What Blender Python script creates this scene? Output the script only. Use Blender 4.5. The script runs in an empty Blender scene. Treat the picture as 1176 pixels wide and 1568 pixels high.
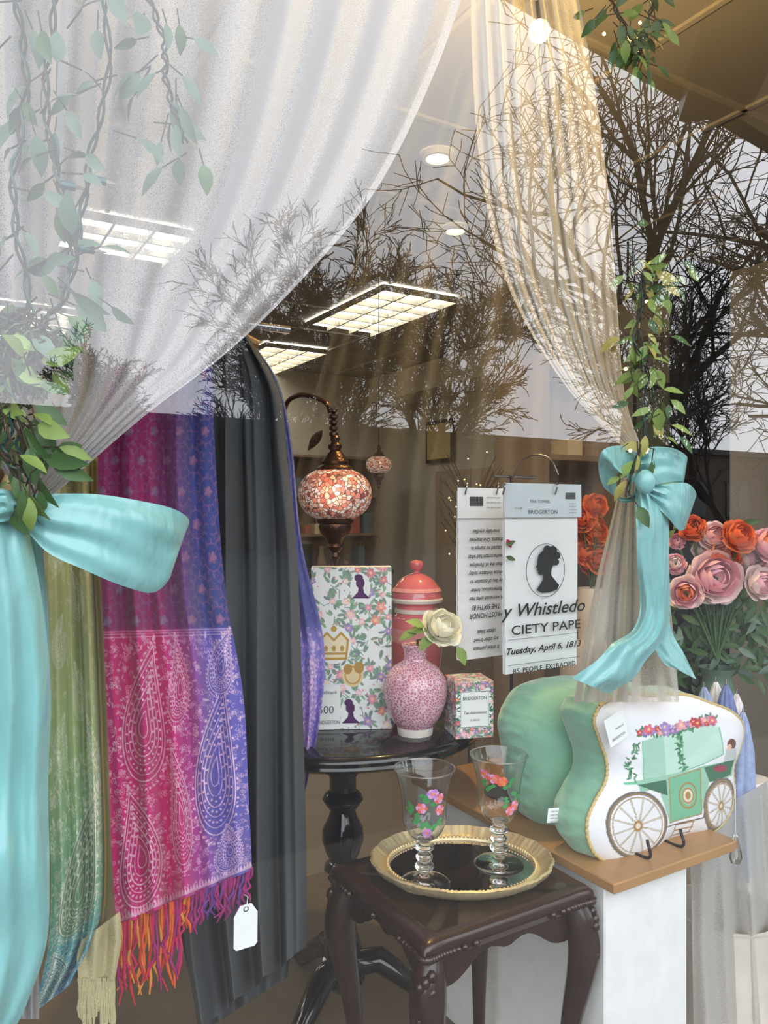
import bpy, math, random
import numpy as np
from mathutils import Vector, Matrix
pi=math.pi
F=1178.0; CZ=1.5
TH=math.radians(31); S=math.sin(TH); C=math.cos(TH); GD=0.75
sc=bpy.context.scene
sc.view_settings.view_transform='Standard'
# ---------- image-pixel helpers (pixel u,v with depth, plane or height -> world) ----------
def D3(u,v,d): return Vector(((u-588)/F*d,d,CZ-(v-784)/F*d))
def N3(u,v,n): return D3(u,v,n/(C-S*(u-588)/F))
def H3(u,v,z): return D3(u,v,(CZ-z)*F/(v-784))
def SN(s,n,z): return Vector((s*C-n*S,s*S+n*C,z))
def npN(u,v,n):
    a=(u-588)/F; d=n/(C-S*a)
    return np.stack([a*d,d,CZ-(v-784)/F*d],-1)
RZ=Matrix.Rotation(TH,4,'Z')
def mirror(p):
    n=Vector((-S,C,0)); return p-2*(p.dot(n)-GD)*n
# ---------- materials ----------
def nt_new(name):
    m=bpy.data.materials.new(name); m.use_nodes=True; nt=m.node_tree; nt.nodes.clear(); return m,nt
def pm(name,col,rough=.5,metal=0,var=.12,scale=25,bump=0,bscale=300,vcol=False,sheen=0,emis=None,es=0,trans=0,coat=0,ior=1.45,spec=.5,sss=0,bdist=.002,aniso=None):
    m,nt=nt_new(name); N=nt.nodes; L=nt.links
    out=N.new('ShaderNodeOutputMaterial'); b=N.new('ShaderNodeBsdfPrincipled'); L.new(b.outputs[0],out.inputs[0])
    tc=N.new('ShaderNodeTexCoord'); no=N.new('ShaderNodeTexNoise'); no.inputs['Scale'].default_value=scale; no.inputs['Detail'].default_value=4
    L.new(tc.outputs['Object'],no.inputs['Vector'])
    mx=N.new('ShaderNodeMix'); mx.data_type='RGBA'
    mx.inputs[6].default_value=(*[c*(1-var) for c in col],1); mx.inputs[7].default_value=(*[min(1,c*(1+var)) for c in col],1)
    L.new(no.outputs[0],mx.inputs[0]); o=mx.outputs[2]
    if vcol:
        at=N.new('ShaderNodeAttribute'); at.attribute_name='Col'
        m2=N.new('ShaderNodeMix'); m2.data_type='RGBA'; m2.blend_type='MULTIPLY'; m2.inputs[0].default_value=1
        L.new(o,m2.inputs[6]); L.new(at.outputs['Color'],m2.inputs[7]); o=m2.outputs[2]
    L.new(o,b.inputs['Base Color'])
    b.inputs['Roughness'].default_value=rough; b.inputs['Metallic'].default_value=metal
    b.inputs['IOR'].default_value=ior
    b.inputs['Specular IOR Level'].default_value=spec
    b.inputs['Sheen Weight'].default_value=sheen; b.inputs['Coat Weight'].default_value=coat; b.inputs['Transmission Weight'].default_value=trans
    if emis: b.inputs['Emission Color'].default_value=(*emis,1); b.inputs['Emission Strength'].default_value=es
    if bump:
        n2=N.new('ShaderNodeTexNoise'); n2.inputs['Scale'].default_value=bscale; n2.inputs['Detail'].default_value=3
        if aniso:
            mp=N.new('ShaderNodeMapping'); mp.inputs['Scale'].default_value=aniso; L.new(tc.outputs['Object'],mp.inputs[0]); L.new(mp.outputs[0],n2.inputs['Vector'])
        else: L.new(tc.outputs['Object'],n2.inputs['Vector'])
        bp=N.new('ShaderNodeBump'); bp.inputs['Strength'].default_value=bump; bp.inputs['Distance'].default_value=bdist
        L.new(n2.outputs[0],bp.inputs['Height']); L.new(bp.outputs[0],b.inputs['Normal'])
    return m
def mathn(N,L):
    def M(op,a,b=None,clamp=False):
        n=N.new('ShaderNodeMath'); n.operation=op; n.use_clamp=clamp
        for i,x in enumerate((a,b)):
            if x is None: continue
            if isinstance(x,(int,float)): n.inputs[i].default_value=x
            else: L.new(x,n.inputs[i])
        return n.outputs[0]
    return M
def tulle(name,col,net=520,netk=.5,tlc=.35):
    m,nt=nt_new(name); N=nt.nodes; L=nt.links; M=mathn(N,L)
    out=N.new('ShaderNodeOutputMaterial')
    tr=N.new('ShaderNodeBsdfTransparent'); df=N.new('ShaderNodeBsdfDiffuse'); tl=N.new('ShaderNodeBsdfTranslucent')
    df.inputs[0].default_value=(*col,1); tl.inputs[0].default_value=(*col,1)
    m1=N.new('ShaderNodeMixShader'); m1.inputs[0].default_value=tlc; L.new(df.outputs[0],m1.inputs[1]); L.new(tl.outputs[0],m1.inputs[2])
    m2=N.new('ShaderNodeMixShader'); L.new(tr.outputs[0],m2.inputs[1]); L.new(m1.outputs[0],m2.inputs[2]); L.new(m2.outputs[0],out.inputs[0])
    at=N.new('ShaderNodeAttribute'); at.attribute_name='Col'; sp=N.new('ShaderNodeSeparateColor'); L.new(at.outputs['Color'],sp.inputs[0])
    g=N.new('ShaderNodeNewGeometry'); dt=N.new('ShaderNodeVectorMath'); dt.operation='DOT_PRODUCT'; L.new(g.outputs['Normal'],dt.inputs[0]); L.new(g.outputs['Incoming'],dt.inputs[1])
    c=M('ABSOLUTE',dt.outputs['Value']); c=M('ADD',M('MULTIPLY',c,.8),.2)
    f=M('DIVIDE',sp.outputs[0],c)
    tc=N.new('ShaderNodeTexCoord'); vo=N.new('ShaderNodeTexVoronoi'); vo.feature='DISTANCE_TO_EDGE'; vo.inputs['Scale'].default_value=net
    L.new(tc.outputs['Object'],vo.inputs['Vector'])
    mr=N.new('ShaderNodeMapRange'); L.new(vo.outputs['Distance'],mr.inputs[0]); mr.inputs[1].default_value=.02; mr.inputs[2].default_value=.3; mr.inputs[3].default_value=1+netk; mr.inputs[4].default_value=1-netk*.6
    f=M('MULTIPLY',f,mr.outputs[0]); f=M('MINIMUM',f,.93,True)
    L.new(f,m2.inputs[0]); return m
def glasspane(name,base,k,p,tint=(.97,.985,.975),rough=0.0):
    m,nt=nt_new(name); N=nt.nodes; L=nt.links; M=mathn(N,L)
    out=N.new('ShaderNodeOutputMaterial'); tr=N.new('ShaderNodeBsdfTransparent'); gl=N.new('ShaderNodeBsdfGlossy'); gl.inputs['Roughness'].default_value=rough
    tr.inputs[0].default_value=(*tint,1)
    mx=N.new('ShaderNodeMixShader'); L.new(tr.outputs[0],mx.inputs[1]); L.new(gl.outputs[0],mx.inputs[2]); L.new(mx.outputs[0],out.inputs[0])
    g=N.new('ShaderNodeNewGeometry'); dt=N.new('ShaderNodeVectorMath'); dt.operation='DOT_PRODUCT'; L.new(g.outputs['Normal'],dt.inputs[0]); L.new(g.outputs['Incoming'],dt.inputs[1])
    c=M('ABSOLUTE',dt.outputs['Value']); c=M('SUBTRACT',1,c); c=M('POWER',c,p); c=M('MULTIPLY',c,k); c=M('ADD',c,base,True)
    L.new(c,mx.inputs[0]); return m
def emat(name,col,s):
    m,nt=nt_new(name); N=nt.nodes; out=N.new('ShaderNodeOutputMaterial'); e=N.new('ShaderNodeEmission'); e.inputs[0].default_value=(*col,1); e.inputs[1].default_value=s
    nt.links.new(e.outputs[0],out.inputs[0]); return m
def mosaic(name,scale,es):
    m,nt=nt_new(name); N=nt.nodes; L=nt.links
    out=N.new('ShaderNodeOutputMaterial'); b=N.new('ShaderNodeBsdfPrincipled'); L.new(b.outputs[0],out.inputs[0])
    tc=N.new('ShaderNodeTexCoord')
    v=N.new('ShaderNodeTexVoronoi'); v.inputs['Scale'].default_value=scale; L.new(tc.outputs['Object'],v.inputs['Vector'])
    e=N.new('ShaderNodeTexVoronoi'); e.feature='DISTANCE_TO_EDGE'; e.inputs['Scale'].default_value=scale; L.new(tc.outputs['Object'],e.inputs['Vector'])
    sp=N.new('ShaderNodeSeparateColor'); L.new(v.outputs['Color'],sp.inputs[0])
    r=N.new('ShaderNodeValToRGB'); L.new(sp.outputs[0],r.inputs[0]); cr=r.color_ramp; cr.interpolation='CONSTANT'
    cols=[(0,(.65,.2,.14)),(.18,(.8,.5,.42)),(.36,(.75,.3,.22)),(.46,(.8,.68,.62)),(.66,(.28,.06,.05)),(.74,(.85,.5,.3)),(.86,(.85,.75,.72))]
    cr.elements[0].color=(*cols[0][1],1)
    cr.elements[1].position=cols[1][0]; cr.elements[1].color=(*cols[1][1],1)
    for p,c in cols[2:]:
        x=cr.elements.new(p); x.color=(*c,1)
    gt=N.new('ShaderNodeMath'); gt.operation='GREATER_THAN'; gt.inputs[1].default_value=.07; L.new(e.outputs['Distance'],gt.inputs[0])
    mx=N.new('ShaderNodeMix'); mx.data_type='RGBA'; mx.inputs[6].default_value=(.16,.09,.08,1); L.new(gt.outputs[0],mx.inputs[0]); L.new(r.outputs[0],mx.inputs[7])
    L.new(mx.outputs[2],b.inputs['Base Color']); L.new(mx.outputs[2],b.inputs['Emission Color']); b.inputs['Emission Strength'].default_value=es; b.inputs['Roughness'].default_value=.15
    return m
def crackle(name,c1,c2,scale):
    m,nt=nt_new(name); N=nt.nodes; L=nt.links
    out=N.new('ShaderNodeOutputMaterial'); b=N.new('ShaderNodeBsdfPrincipled'); L.new(b.outputs[0],out.inputs[0])
    tc=N.new('ShaderNodeTexCoord'); e=N.new('ShaderNodeTexVoronoi'); e.feature='DISTANCE_TO_EDGE'; e.inputs['Scale'].default_value=scale; L.new(tc.outputs['Object'],e.inputs['Vector'])
    mr=N.new('ShaderNodeMapRange'); mr.inputs[1].default_value=.03; mr.inputs[2].default_value=.14; L.new(e.outputs['Distance'],mr.inputs[0])
    mx=N.new('ShaderNodeMix'); mx.data_type='RGBA'; mx.inputs[6].default_value=(*c2,1); mx.inputs[7].default_value=(*c1,1); L.new(mr.outputs[0],mx.inputs[0])
    L.new(mx.outputs[2],b.inputs['Base Color']); b.inputs['Roughness'].default_value=.2; b.inputs['Coat Weight'].default_value=.5
    return m
# ---------- mesh builder ----------
class MB:
    def __init__(s): s.v=[];s.f=[];s.m=[];s.mats=[];s.c=[]
    def mi(s,mat):
        if mat not in s.mats: s.mats.append(mat)
        return s.mats.index(mat)
    def add(s,verts,faces,mat,M=None,col=(1,1,1)):
        o=len(s.v); k=s.mi(mat)
        if M is not None: verts=[M@Vector(p) for p in verts]
        s.v.extend([tuple(p) for p in verts]); s.c.extend([col]*len(verts))
        s.f.extend([tuple(i+o for i in f) for f in faces]); s.m.extend([k]*len(faces))
    def grid(s,P,mat,cols=None,wrap=False,M=None):
        P=np.asarray(P,float); nt,ns=P.shape[:2]
        o=len(s.v); k=s.mi(mat)
        pts=P.reshape(-1,3)
        if M is not None:
            A=np.array(M); pts=pts@A[:3,:3].T+A[:3,3]
        s.v.extend(map(tuple,pts.tolist()))
        if cols is None: s.c.extend([(1,1,1)]*(nt*ns))
        else: s.c.extend(map(tuple,np.asarray(cols).reshape(-1,3).tolist()))
        fs=[]
        r=ns if wrap else ns-1
        for i in range(nt-1):
            for j in range(r):
                j2=(j+1)%ns
                fs.append((o+i*ns+j,o+i*ns+j2,o+(i+1)*ns+j2,o+(i+1)*ns+j))
        s.f.extend(fs); s.m.extend([k]*len(fs))
    def box(s,c,sz,mat,R=None,ch=0):
        x,y,z=[a/2 for a in sz]
        M=Matrix.Translation(Vector(c))@(R if R is not None else Matrix.Identity(4))
        if ch<=0:
            v=[(-x,-y,-z),(x,-y,-z),(x,y,-z),(-x,y,-z),(-x,-y,z),(x,-y,z),(x,y,z),(-x,y,z)]
            s.add(v,[(0,3,2,1),(4,5,6,7),(0,1,5,4),(1,2,6,5),(2,3,7,6),(3,0,4,7)],mat,M)
        else:
            ring=lambda a,b,zz:[(-a,-b+ch,zz),(-a+ch,-b,zz),(a-ch,-b,zz),(a,-b+ch,zz),(a,b-ch,zz),(a-ch,b,zz),(-a+ch,b,zz),(-a,b-ch,zz)]
            v=ring(x-ch,y-ch,-z)+ring(x,y,-z+ch)+ring(x,y,z-ch)+ring(x-ch,y-ch,z)
            f=[tuple(range(7,-1,-1)),tuple(range(24,32))]
            for k in range(3):
                for j in range(8): f.append((k*8+j,k*8+(j+1)%8,(k+1)*8+(j+1)%8,(k+1)*8+j))
            s.add(v,f,mat,M)
    def lathe(s,prof,mat,M,seg=32,sx=1,sy=1,scal=None,cols=None):
        th=np.linspace(0,2*pi,seg,endpoint=False)
        P=np.zeros((len(prof),seg,3))
        for i,(r,z) in enumerate(prof):
            rr=max(r,1e-5)*(1+(scal(th,i) if scal else 0))
            P[i,:,0]=rr*np.cos(th)*sx; P[i,:,1]=rr*np.sin(th)*sy; P[i,:,2]=z
        s.grid(P,mat,wrap=True,M=M)
    def tube(s,pts,r,mat,seg=6,cap=True,sq=None):
        pts=[Vector(p) for p in pts]; n=len(pts)
        rs=r if hasattr(r,'__len__') else [r]*n
        vs=[];up=None
        for i,p in enumerate(pts):
            t=(pts[min(i+1,n-1)]-pts[max(i-1,0)])
            if t.length<1e-9: t=Vector((0,0,1))
            t.normalize()
            if up is None:
                up=Vector((0,0,1)) if abs(t.z)<.9 else Vector((C,S,0))
            x=up-t*up.dot(t)
            if x.length<1e-6: x=t.orthogonal()
            x.normalize(); y=t.cross(x); up=x
            for k in range(seg):
                a=2*pi*(k+.5)/seg; vs.append(p+(x*math.cos(a)+y*math.sin(a))*rs[i])
        fs=[(i*seg+k,i*seg+(k+1)%seg,(i+1)*seg+(k+1)%seg,(i+1)*seg+k) for i in range(n-1) for k in range(seg)]
        if cap: fs+= [tuple(range(seg-1,-1,-1)),tuple((n-1)*seg+k for k in range(seg))]
        s.add(vs,fs,mat)
    def ball(s,c,r,mat,seg=12,rings=8,M=None):
        r=(r,r,r) if not hasattr(r,'__len__') else r
        P=np.zeros((rings+1,seg,3)); th=np.linspace(0,2*pi,seg,endpoint=False)
        for i in range(rings+1):
            ph=pi*i/rings; q=max(math.sin(ph),1e-4)
            P[i,:,0]=q*np.cos(th)*r[0];P[i,:,1]=q*np.sin(th)*r[1];P[i,:,2]=-math.cos(ph)*r[2]
        T=Matrix.Translation(Vector(c))
        if M is not None: T=T@M
        s.grid(P,mat,wrap=True,M=T)
    def poly(s,pts,mat,M=None):
        s.add(pts,[tuple(range(len(pts)))],mat,M)
    def leaf(s,p,d,nrm,ln,w,mat,bend=.25):
        d=Vector(d).normalized(); nrm=Vector(nrm); nrm=(nrm-d*nrm.dot(d))
        if nrm.length<1e-4: nrm=d.orthogonal()
        nrm.normalize(); x=d.cross(nrm)
        prof=[(0,.04),(.2,.7),(.45,1),(.7,.75),(.9,.3),(1,.02)]
        v=[]
        for t,q in prof:
            c=Vector(p)+d*(ln*t)-nrm*(bend*ln*t*t)
            v+= [c-x*(w*q/2)+nrm*(.12*w*q),c,c+x*(w*q/2)+nrm*(.12*w*q)]
        f=[]
        for i in range(5):
            for j in range(2): f.append((i*3+j,i*3+j+1,(i+1)*3+j+1,(i+1)*3+j))
        s.add(v,f,mat)
    def obj(s,name,smooth=True,ang=40,parent=None,origin=True):
        me=bpy.data.meshes.new(name)
        V=np.array(s.v,float)
        o=np.zeros(3)
        if origin: o=np.array([(V[:,0].min()+V[:,0].max())/2,(V[:,1].min()+V[:,1].max())/2,V[:,2].min()])
        me.from_pydata((V-o).tolist(),[],s.f)
        for m in s.mats: me.materials.append(m)
        me.polygons.foreach_set('material_index',s.m)
        ca=me.color_attributes.new('Col','FLOAT_COLOR','POINT')
        A=np.ones((len(s.v),4),np.float32); A[:,:3]=np.array(s.c,np.float32); ca.data.foreach_set('color',A.ravel())
        if smooth:
            me.polygons.foreach_set('use_smooth',[True]*len(me.polygons))
            try: me.set_sharp_from_angle(angle=math.radians(ang))
            except Exception: pass
        me.update()
        ob=bpy.data.objects.new(name,me); ob.location=o; sc.collection.objects.link(ob)
        if parent: ob.parent=parent
        return ob
def cat(pts,n):
    """smooth Catmull-Rom through rows, n samples"""
    P=np.array(pts,float); m=len(P); Q=np.vstack([2*P[0]-P[1],P,2*P[-1]-P[-2]])
    t=np.linspace(0,m-1-1e-6,n); i=t.astype(int); f=(t-i)[:,None]
    a,b,c,d=Q[i],Q[i+1],Q[i+2],Q[i+3]
    return .5*(2*b+(c-a)*f+(2*a-5*b+4*c-d)*f**2+(-a+3*b-3*c+d)*f**3)
def drape(mb,Le,Re,n0,mat,ns=200,nt=120,amp=(.01,.01),nf=8,seed=0,cols=None,n1=0,dens=None,sharp=1.0,warp=.0):
    L=cat(Le,nt);R=cat(Re,nt); rng=np.random.RandomState(seed)
    a=np.linspace(0,1,ns)[None,:]; t=np.linspace(0,1,nt)[:,None]
    off=0
    for k in range(4):
        fr=nf*(.6+.9*rng.rand()); ph=rng.rand()*2*pi; off=off+np.sin(2*pi*fr*a+ph+1.2*np.sin(2.2*t+rng.rand()*6))*(.55 if k<2 else .3)
    off=np.sign(off)*np.abs(off)**sharp
    A=amp[0]+(amp[1]-amp[0])*t
    u=L[:,0:1]*(1-a)+R[:,0:1]*a+warp*off*10; v=L[:,1:2]*(1-a)+R[:,1:2]*a
    n=n0+n1*t+off*A
    P=npN(u,v,n)
    c=None
    if cols is not None: c=cols(a+0*t,t+0*a)
    elif dens is not None:
        x=dens(a+0*t,t+0*a,off); c=np.stack([x,x,x],-1)
    mb.grid(P,mat,cols=c)
    return P
def ribbon(mb,rows,mat,n=40,w=7,curl=0.0,wr=.0012,ph=0,kn=()):
    R=cat(rows,n); w=max(w,15); q=np.linspace(0,1,w); tt=np.linspace(0,1,n)
    P=np.zeros((n,w,3))
    den=np.zeros(n)
    for k in kn: den=den+np.exp(-((tt-k)/.16)**2)
    for j,x in enumerate(q):
        u=R[:,0]*(1-x)+R[:,2]*x; v=R[:,1]*(1-x)+R[:,3]*x
        nn=R[:,4]+curl*math.sin(pi*x)
        nn=nn+wr*(np.sin(2*pi*(1.6*x+.8*tt)+ph)*.7+np.sin(2*pi*(3.1*x-2.2*tt)+ph*2)*.35+.5*np.sin(2*pi*(.5*x+3.7*tt)+ph))
        nn=nn+.0045*den*np.sin(2*pi*3.2*x+1+ph)
        P[:,j]=npN(u,v,nn)
    mb.grid(P,mat)
# ---------- print canvas ----------
class Canvas:
    def __init__(s,u0,v0,u1,v1,k,bg):
        s.u0,s.v0,s.k=u0,v0,k; s.w=int((u1-u0)*k);s.h=int((v1-v0)*k)
        s.a=np.ones((s.h,s.w,3))*np.array(bg)
    def box(s,x0,y0,x1,y1):
        i0=max(0,int((x0-s.u0)*s.k));i1=min(s.w,int((x1-s.u0)*s.k)+2);j0=max(0,int((y0-s.v0)*s.k));j1=min(s.h,int((y1-s.v0)*s.k)+2)
        if i1<=i0 or j1<=j0: return None
        X=(np.arange(i0,i1)+.5)/s.k+s.u0; Y=(np.arange(j0,j1)+.5)/s.k+s.v0
        return slice(j0,j1),slice(i0,i1),X[None,:],Y[:,None]
    def put(s,b,m,col,al=1):
        m=np.clip(m*al,0,1)[...,None]; r=s.a[b[0],b[1]]; s.a[b[0],b[1]]=r*(1-m)+np.array(col)*m
    def ell(s,x,y,rx,ry,col,ang=0,ring=None,al=1):
        R=max(rx,ry)+2; b=s.box(x-R,y-R,x+R,y+R)
        if not b: return
        dx=b[2]-x;dy=b[3]-y;c,q=math.cos(ang),math.sin(ang)
        d=np.sqrt(((dx*c+dy*q)/rx)**2+((-dx*q+dy*c)/ry)**2)
        m=min(rx,ry)*s.k
        if ring: mm=np.clip((ring/2-np.abs(d-1)*min(rx,ry))*s.k+.5,0,1)
        else: mm=np.clip((1-d)*m+.5,0,1)
        s.put(b,mm,col,al)
    def line(s,pts,w,col,al=1):
        for p,q in zip(pts[:-1],pts[1:]):
            b=s.box(min(p[0],q[0])-w,min(p[1],q[1])-w,max(p[0],q[0])+w,max(p[1],q[1])+w)
            if not b: continue
            vx,vy=q[0]-p[0],q[1]-p[1]; l=vx*vx+vy*vy+1e-9
            t=np.clip(((b[2]-p[0])*vx+(b[3]-p[1])*vy)/l,0,1)
            d=np.hypot(b[2]-p[0]-t*vx,b[3]-p[1]-t*vy)
            s.put(b,np.clip((w/2-d)*s.k+.5,0,1),col,al)
    def poly(s,pts,col,al=1):
        xs=[p[0] for p in pts];ys=[p[1] for p in pts]; b=s.box(min(xs),min(ys),max(xs),max(ys))
        if not b: return
        X=b[2]+0*b[3];Y=b[3]+0*b[2]; ins=np.zeros(X.shape,bool); n=len(pts)
        for i in range(n):
            x1,y1=pts[i];x2,y2=pts[(i+1)%n]
            if y1==y2: continue
            c=((y1>Y)!=(y2>Y))&(X<(x2-x1)*(Y-y1)/(y2-y1)+x1); ins^=c
        s.put(b,ins.astype(float),col,al)
    def flower(s,x,y,r,col,cen=(.9,.7,.2),n=5,rot=0):
        dk=tuple(c*.8 for c in col)
        for i in range(n):
            a=rot+2*pi*i/n; s.ell(x+math.cos(a)*r*.55,y+math.sin(a)*r*.55,r*.5,r*.38,dk if i%2 else col,a)
        s.ell(x,y,r*.45,r*.45,tuple(min(1,c*1.15) for c in col)); s.ell(x,y,r*.2,r*.2,cen)
    def leaf(s,x,y,l,w,a,col,al=1):
        s.ell(x+math.cos(a)*l/2,y+math.sin(a)*l/2,l/2,w/2,col,a,al=al)
    def samp(s,U,Vv):
        i=np.clip(((U-s.u0)*s.k).astype(int),0,s.w-1); j=np.clip(((Vv-s.v0)*s.k).astype(int),0,s.h-1)
        return s.a[j,i]
def lin(*c): return tuple(((x/255+.055)/1.055)**2.4 if x>10 else x/255/12.92 for x in c)
def text_to(mb,body,size,mat,M,shear=0,align='CENTER',bold=0,sx=1):
    cu=bpy.data.curves.new('t','FONT'); cu.body=body; cu.size=size; cu.shear=shear; cu.align_x=align; cu.offset=bold; cu.resolution_u=3
    ob=bpy.data.objects.new('t',cu); sc.collection.objects.link(ob)
    bpy.context.view_layer.update()
    me=bpy.data.meshes.new_from_object(ob.evaluated_get(bpy.context.evaluated_depsgraph_get()))
    mb.add([(p.co.x*sx,p.co.y,p.co.z) for p in me.vertices],[tuple(f.vertices) for f in me.polygons],mat,M)
    bpy.data.objects.remove(ob); bpy.data.curves.remove(cu); bpy.data.meshes.remove(me)
def basis(p,ux,uy):
    ux=Vector(ux).normalized(); uy=Vector(uy); uy=(uy-ux*uy.dot(ux)).normalized(); uz=ux.cross(uy)
    M=Matrix.Identity(4)
    for i in range(3): M[i][0]=ux[i];M[i][1]=uy[i];M[i][2]=uz[i];M[i][3]=p[i]
    return M
# ---------- palette ----------
m_white=pm('white_paint',(.8,.8,.8),.5)
m_paper=pm('printed_card',(1,1,1),.45,vcol=True,var=.02,spec=.3)
m_cloth_w=pm('white_cotton',(.88,.89,.92),.85,var=.03,bump=.3,bscale=900)
m_card=pm('white_card',(.85,.87,.88),.5,var=.02)
m_ink=pm('black_ink',(.012,.012,.014),.6)
m_blackgl=pm('black_lacquer',(.006,.006,.008),.12,coat=.5)
m_darkwood=pm('mahogany_wood',(.026,.010,.007),.28,var=.45,scale=14,coat=.35,bump=.3,bscale=60)
m_board=pm('oak_board',(.40,.22,.09),.4,var=.25,scale=9)
m_gold=pm('antique_gold',(.74,.62,.38),.35,metal=.65,var=.25,bump=.3,bscale=120)
m_mirror=pm('dark_mirror',(.45,.42,.40),.03,metal=1,var=.02)
m_brass=pm('dark_brass',(.08,.04,.027),.3,metal=.8,var=.3,bump=.8,bscale=150)
m_mosaic=mosaic('mosaic_glass',120,.16)
m_coral=pm('coral_glaze',lin(216,112,118),.12,coat=.8,var=.12,scale=30)
m_coral2=pm('coral_glaze_band',lin(232,160,158),.15,coat=.8,var=.2,scale=60)
m_cream=pm('cream_glaze',(.75,.68,.62),.25)
m_crackle=crackle('pink_crackle_glaze',lin(190,120,140),lin(236,205,215),170)
m_wpetal=pm('cream_petal',(.95,.92,.76),.6,var=.06)
m_green=pm('leaf_dark_green',(.06,.13,.04),.45,var=.3,scale=60)
m_lgreen=pm('leaf_light_green',(.22,.32,.08),.45,var=.3,scale=60)
m_ygreen=pm('leaf_yellow_green',(.42,.38,.1),.45,var=.3,scale=60)
m_ggreen=pm('leaf_grey_green',(.11,.18,.13),.5,var=.3,scale=60)
m_twig=pm('twig_brown',(.05,.035,.022),.8,var=.3)
m_wire=pm('green_wire',(.01,.05,.045),.4)
m_ribbon=pm('aqua_satin',lin(132,190,191),.28,var=.10,scale=7,sheen=.1,spec=.8,bump=.8,bscale=24,bdist=.012,aniso=(1,1,.35))
m_scarf=pm('pashmina_weave',(1,1,1),.75,vcol=True,var=.06,scale=200,sheen=.1,bump=.25,bscale=700)
m_dress=pm('charcoal_jersey',(.07,.076,.084),.9,var=.12,scale=300,bump=.2,bscale=800)
m_velvet=pm('sage_velvet',lin(138,190,164),.8,var=.15,scale=16,sheen=.5,bump=.5,bscale=22,bdist=.012)
m_pface=pm('pillow_print',(1,1,1),.8,vcol=True,var=.03,bump=.25,bscale=30,bdist=.006)
m_cord=pm('gold_cord',(.6,.46,.2),.5,var=.35,scale=220,bump=.6,bscale=300)
m_tulW=tulle('white_tulle',(.58,.58,.61),430,.5)
m_tulR=tulle('ivory_tulle',(.74,.72,.68),330,.3,.5)
m_tulB=tulle('golden_tulle',(.80,.72,.56),300,.2,.5)
m_glass=pm('clear_glass',(1,1,1),.0,trans=1,var=0,ior=1.45)
m_thin=glasspane('thin_bowl_glass',.09,.9,2.2,(.96,.975,.98),.04)
m_black=pm('black_metal',(.02,.02,.022),.35,metal=.4)
m_steel=pm('steel_wire',(.35,.35,.36),.25,metal=1)
m_pane=glasspane('window_glass',.09,.9,3)

# ================= ROOM SHELL =================
def slab(name,s0,s1,n0,n1,z0,z1,mat):
    mb=MB(); mb.box(SN((s0+s1)/2,(n0+n1)/2,(z0+z1)/2),(s1-s0,n1-n0,z1-z0),mat,RZ); return mb.obj(name,smooth=False)
m_wall=pm('taupe_wall',lin(186,180,168),.8,var=.06,scale=2)
m_wall2=pm('cream_wall',lin(210,204,190),.8,var=.06,scale=2)
m_ceil=pm('ceiling_tile',lin(160,156,150),.9,var=.05,scale=3)
m_floor=pm('shop_floor_wood',lin(136,118,100),.4,var=.25,scale=3)
m_trim=pm('dark_window_trim',(.03,.028,.025),.5)
slab('floor',-3,4.75,.75,7.5,-.1,0,m_floor)
slab('ceiling',-3,4.75,.72,7.5,3.0,3.1,m_ceil)
slab('wall_back',-3.1,4.85,7.5,7.6,0,3.1,m_wall)
slab('wall_left',-3.1,-3,.7,7.5,0,3.1,m_wall)
slab('wall_right',4.75,4.85,.7,7.5,0,3.1,m_wall)
slab('wall_front_below',-3.1,4.85,.70,.80,0,.36,m_trim)
slab('wall_front_above',-3.1,4.85,.70,.80,2.92,3.15,m_trim)
slab('wall_front_left',-3.1,-.6,.70,.80,.36,2.92,m_trim)
slab('wall_front_right',2.3,4.85,.70,.80,.36,2.92,m_trim)
slab('display_platform',-.6,2.3,.81,2.15,0,.38,pm('platform_cloth',lin(112,98,82),.8,var=.2,scale=8))
mb=MB(); mb.add([SN(-.6,GD,.36),SN(2.3,GD,.36),SN(2.3,GD,2.92),SN(-.6,GD,2.92)],[(0,1,2,3)],m_pane); mb.obj('window_1',smooth=False)
slab('wall_partition',3.17,4.74,2.2,2.28,0,2.55,m_wall2)
mb=MB()
mb.box(SN(2.9,2.24,1.3),(.07,.1,2.6),m_black,RZ); mb.box(SN(3.08,2.24,1.3),(.14,.1,2.6),m_black,RZ); mb.box(SN(3.0,2.24,2.56),(.3,.1,.08),m_black,RZ)
mb.box(SN(2.97,2.26,.55),(.1,.03,1.1),m_darkwood,RZ)
mb.obj('door_1',smooth=False)
mb=MB(); m_tb=pm('ceiling_bar',lin(180,174,162),.6)
for i in range(13): mb.box(SN(-2.9+i*.61+.03,4.1,2.995),(.02,6.6,.012),m_tb,RZ)
for i in range(10): mb.box(SN(.87,1.1+i*.66,2.995),(7.6,.02,.012),m_tb,RZ)
mb.obj('trim_1',smooth=False)
m_fl=emat('fluorescent_diffuser',(1,.95,.80),7.5); m_fl2=pm('louvre_metal',(.34,.31,.25),.5)
def panel(s,n,ln=1.2):
    mb=MB(); mb.box(SN(s,n,2.985),(.6,ln,.01),m_fl,RZ); k=int(ln/.2)
    for q in (-.3,-.1,.1,.3): mb.box(SN(s+q,n,2.965),(.014,ln,.04),m_fl2,RZ)
    for i in range(k+1): mb.box(SN(s,n-ln/2+i*.2,2.965),(.6,.014,.04),m_fl2,RZ)
    mb.obj('fluorescent_ceiling_light',smooth=False)
panel(2.88,4.9); panel(.93,4.3,.6); panel(.7,6.6); panel(2.88,6.9); panel(-1.5,4.3); panel(-1.5,2.3); panel(-1.5,6.6)  # rear row of panels is added to brighten the interior
m_dl=emat('downlight_lamp',(1,.85,.55),7)
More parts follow.
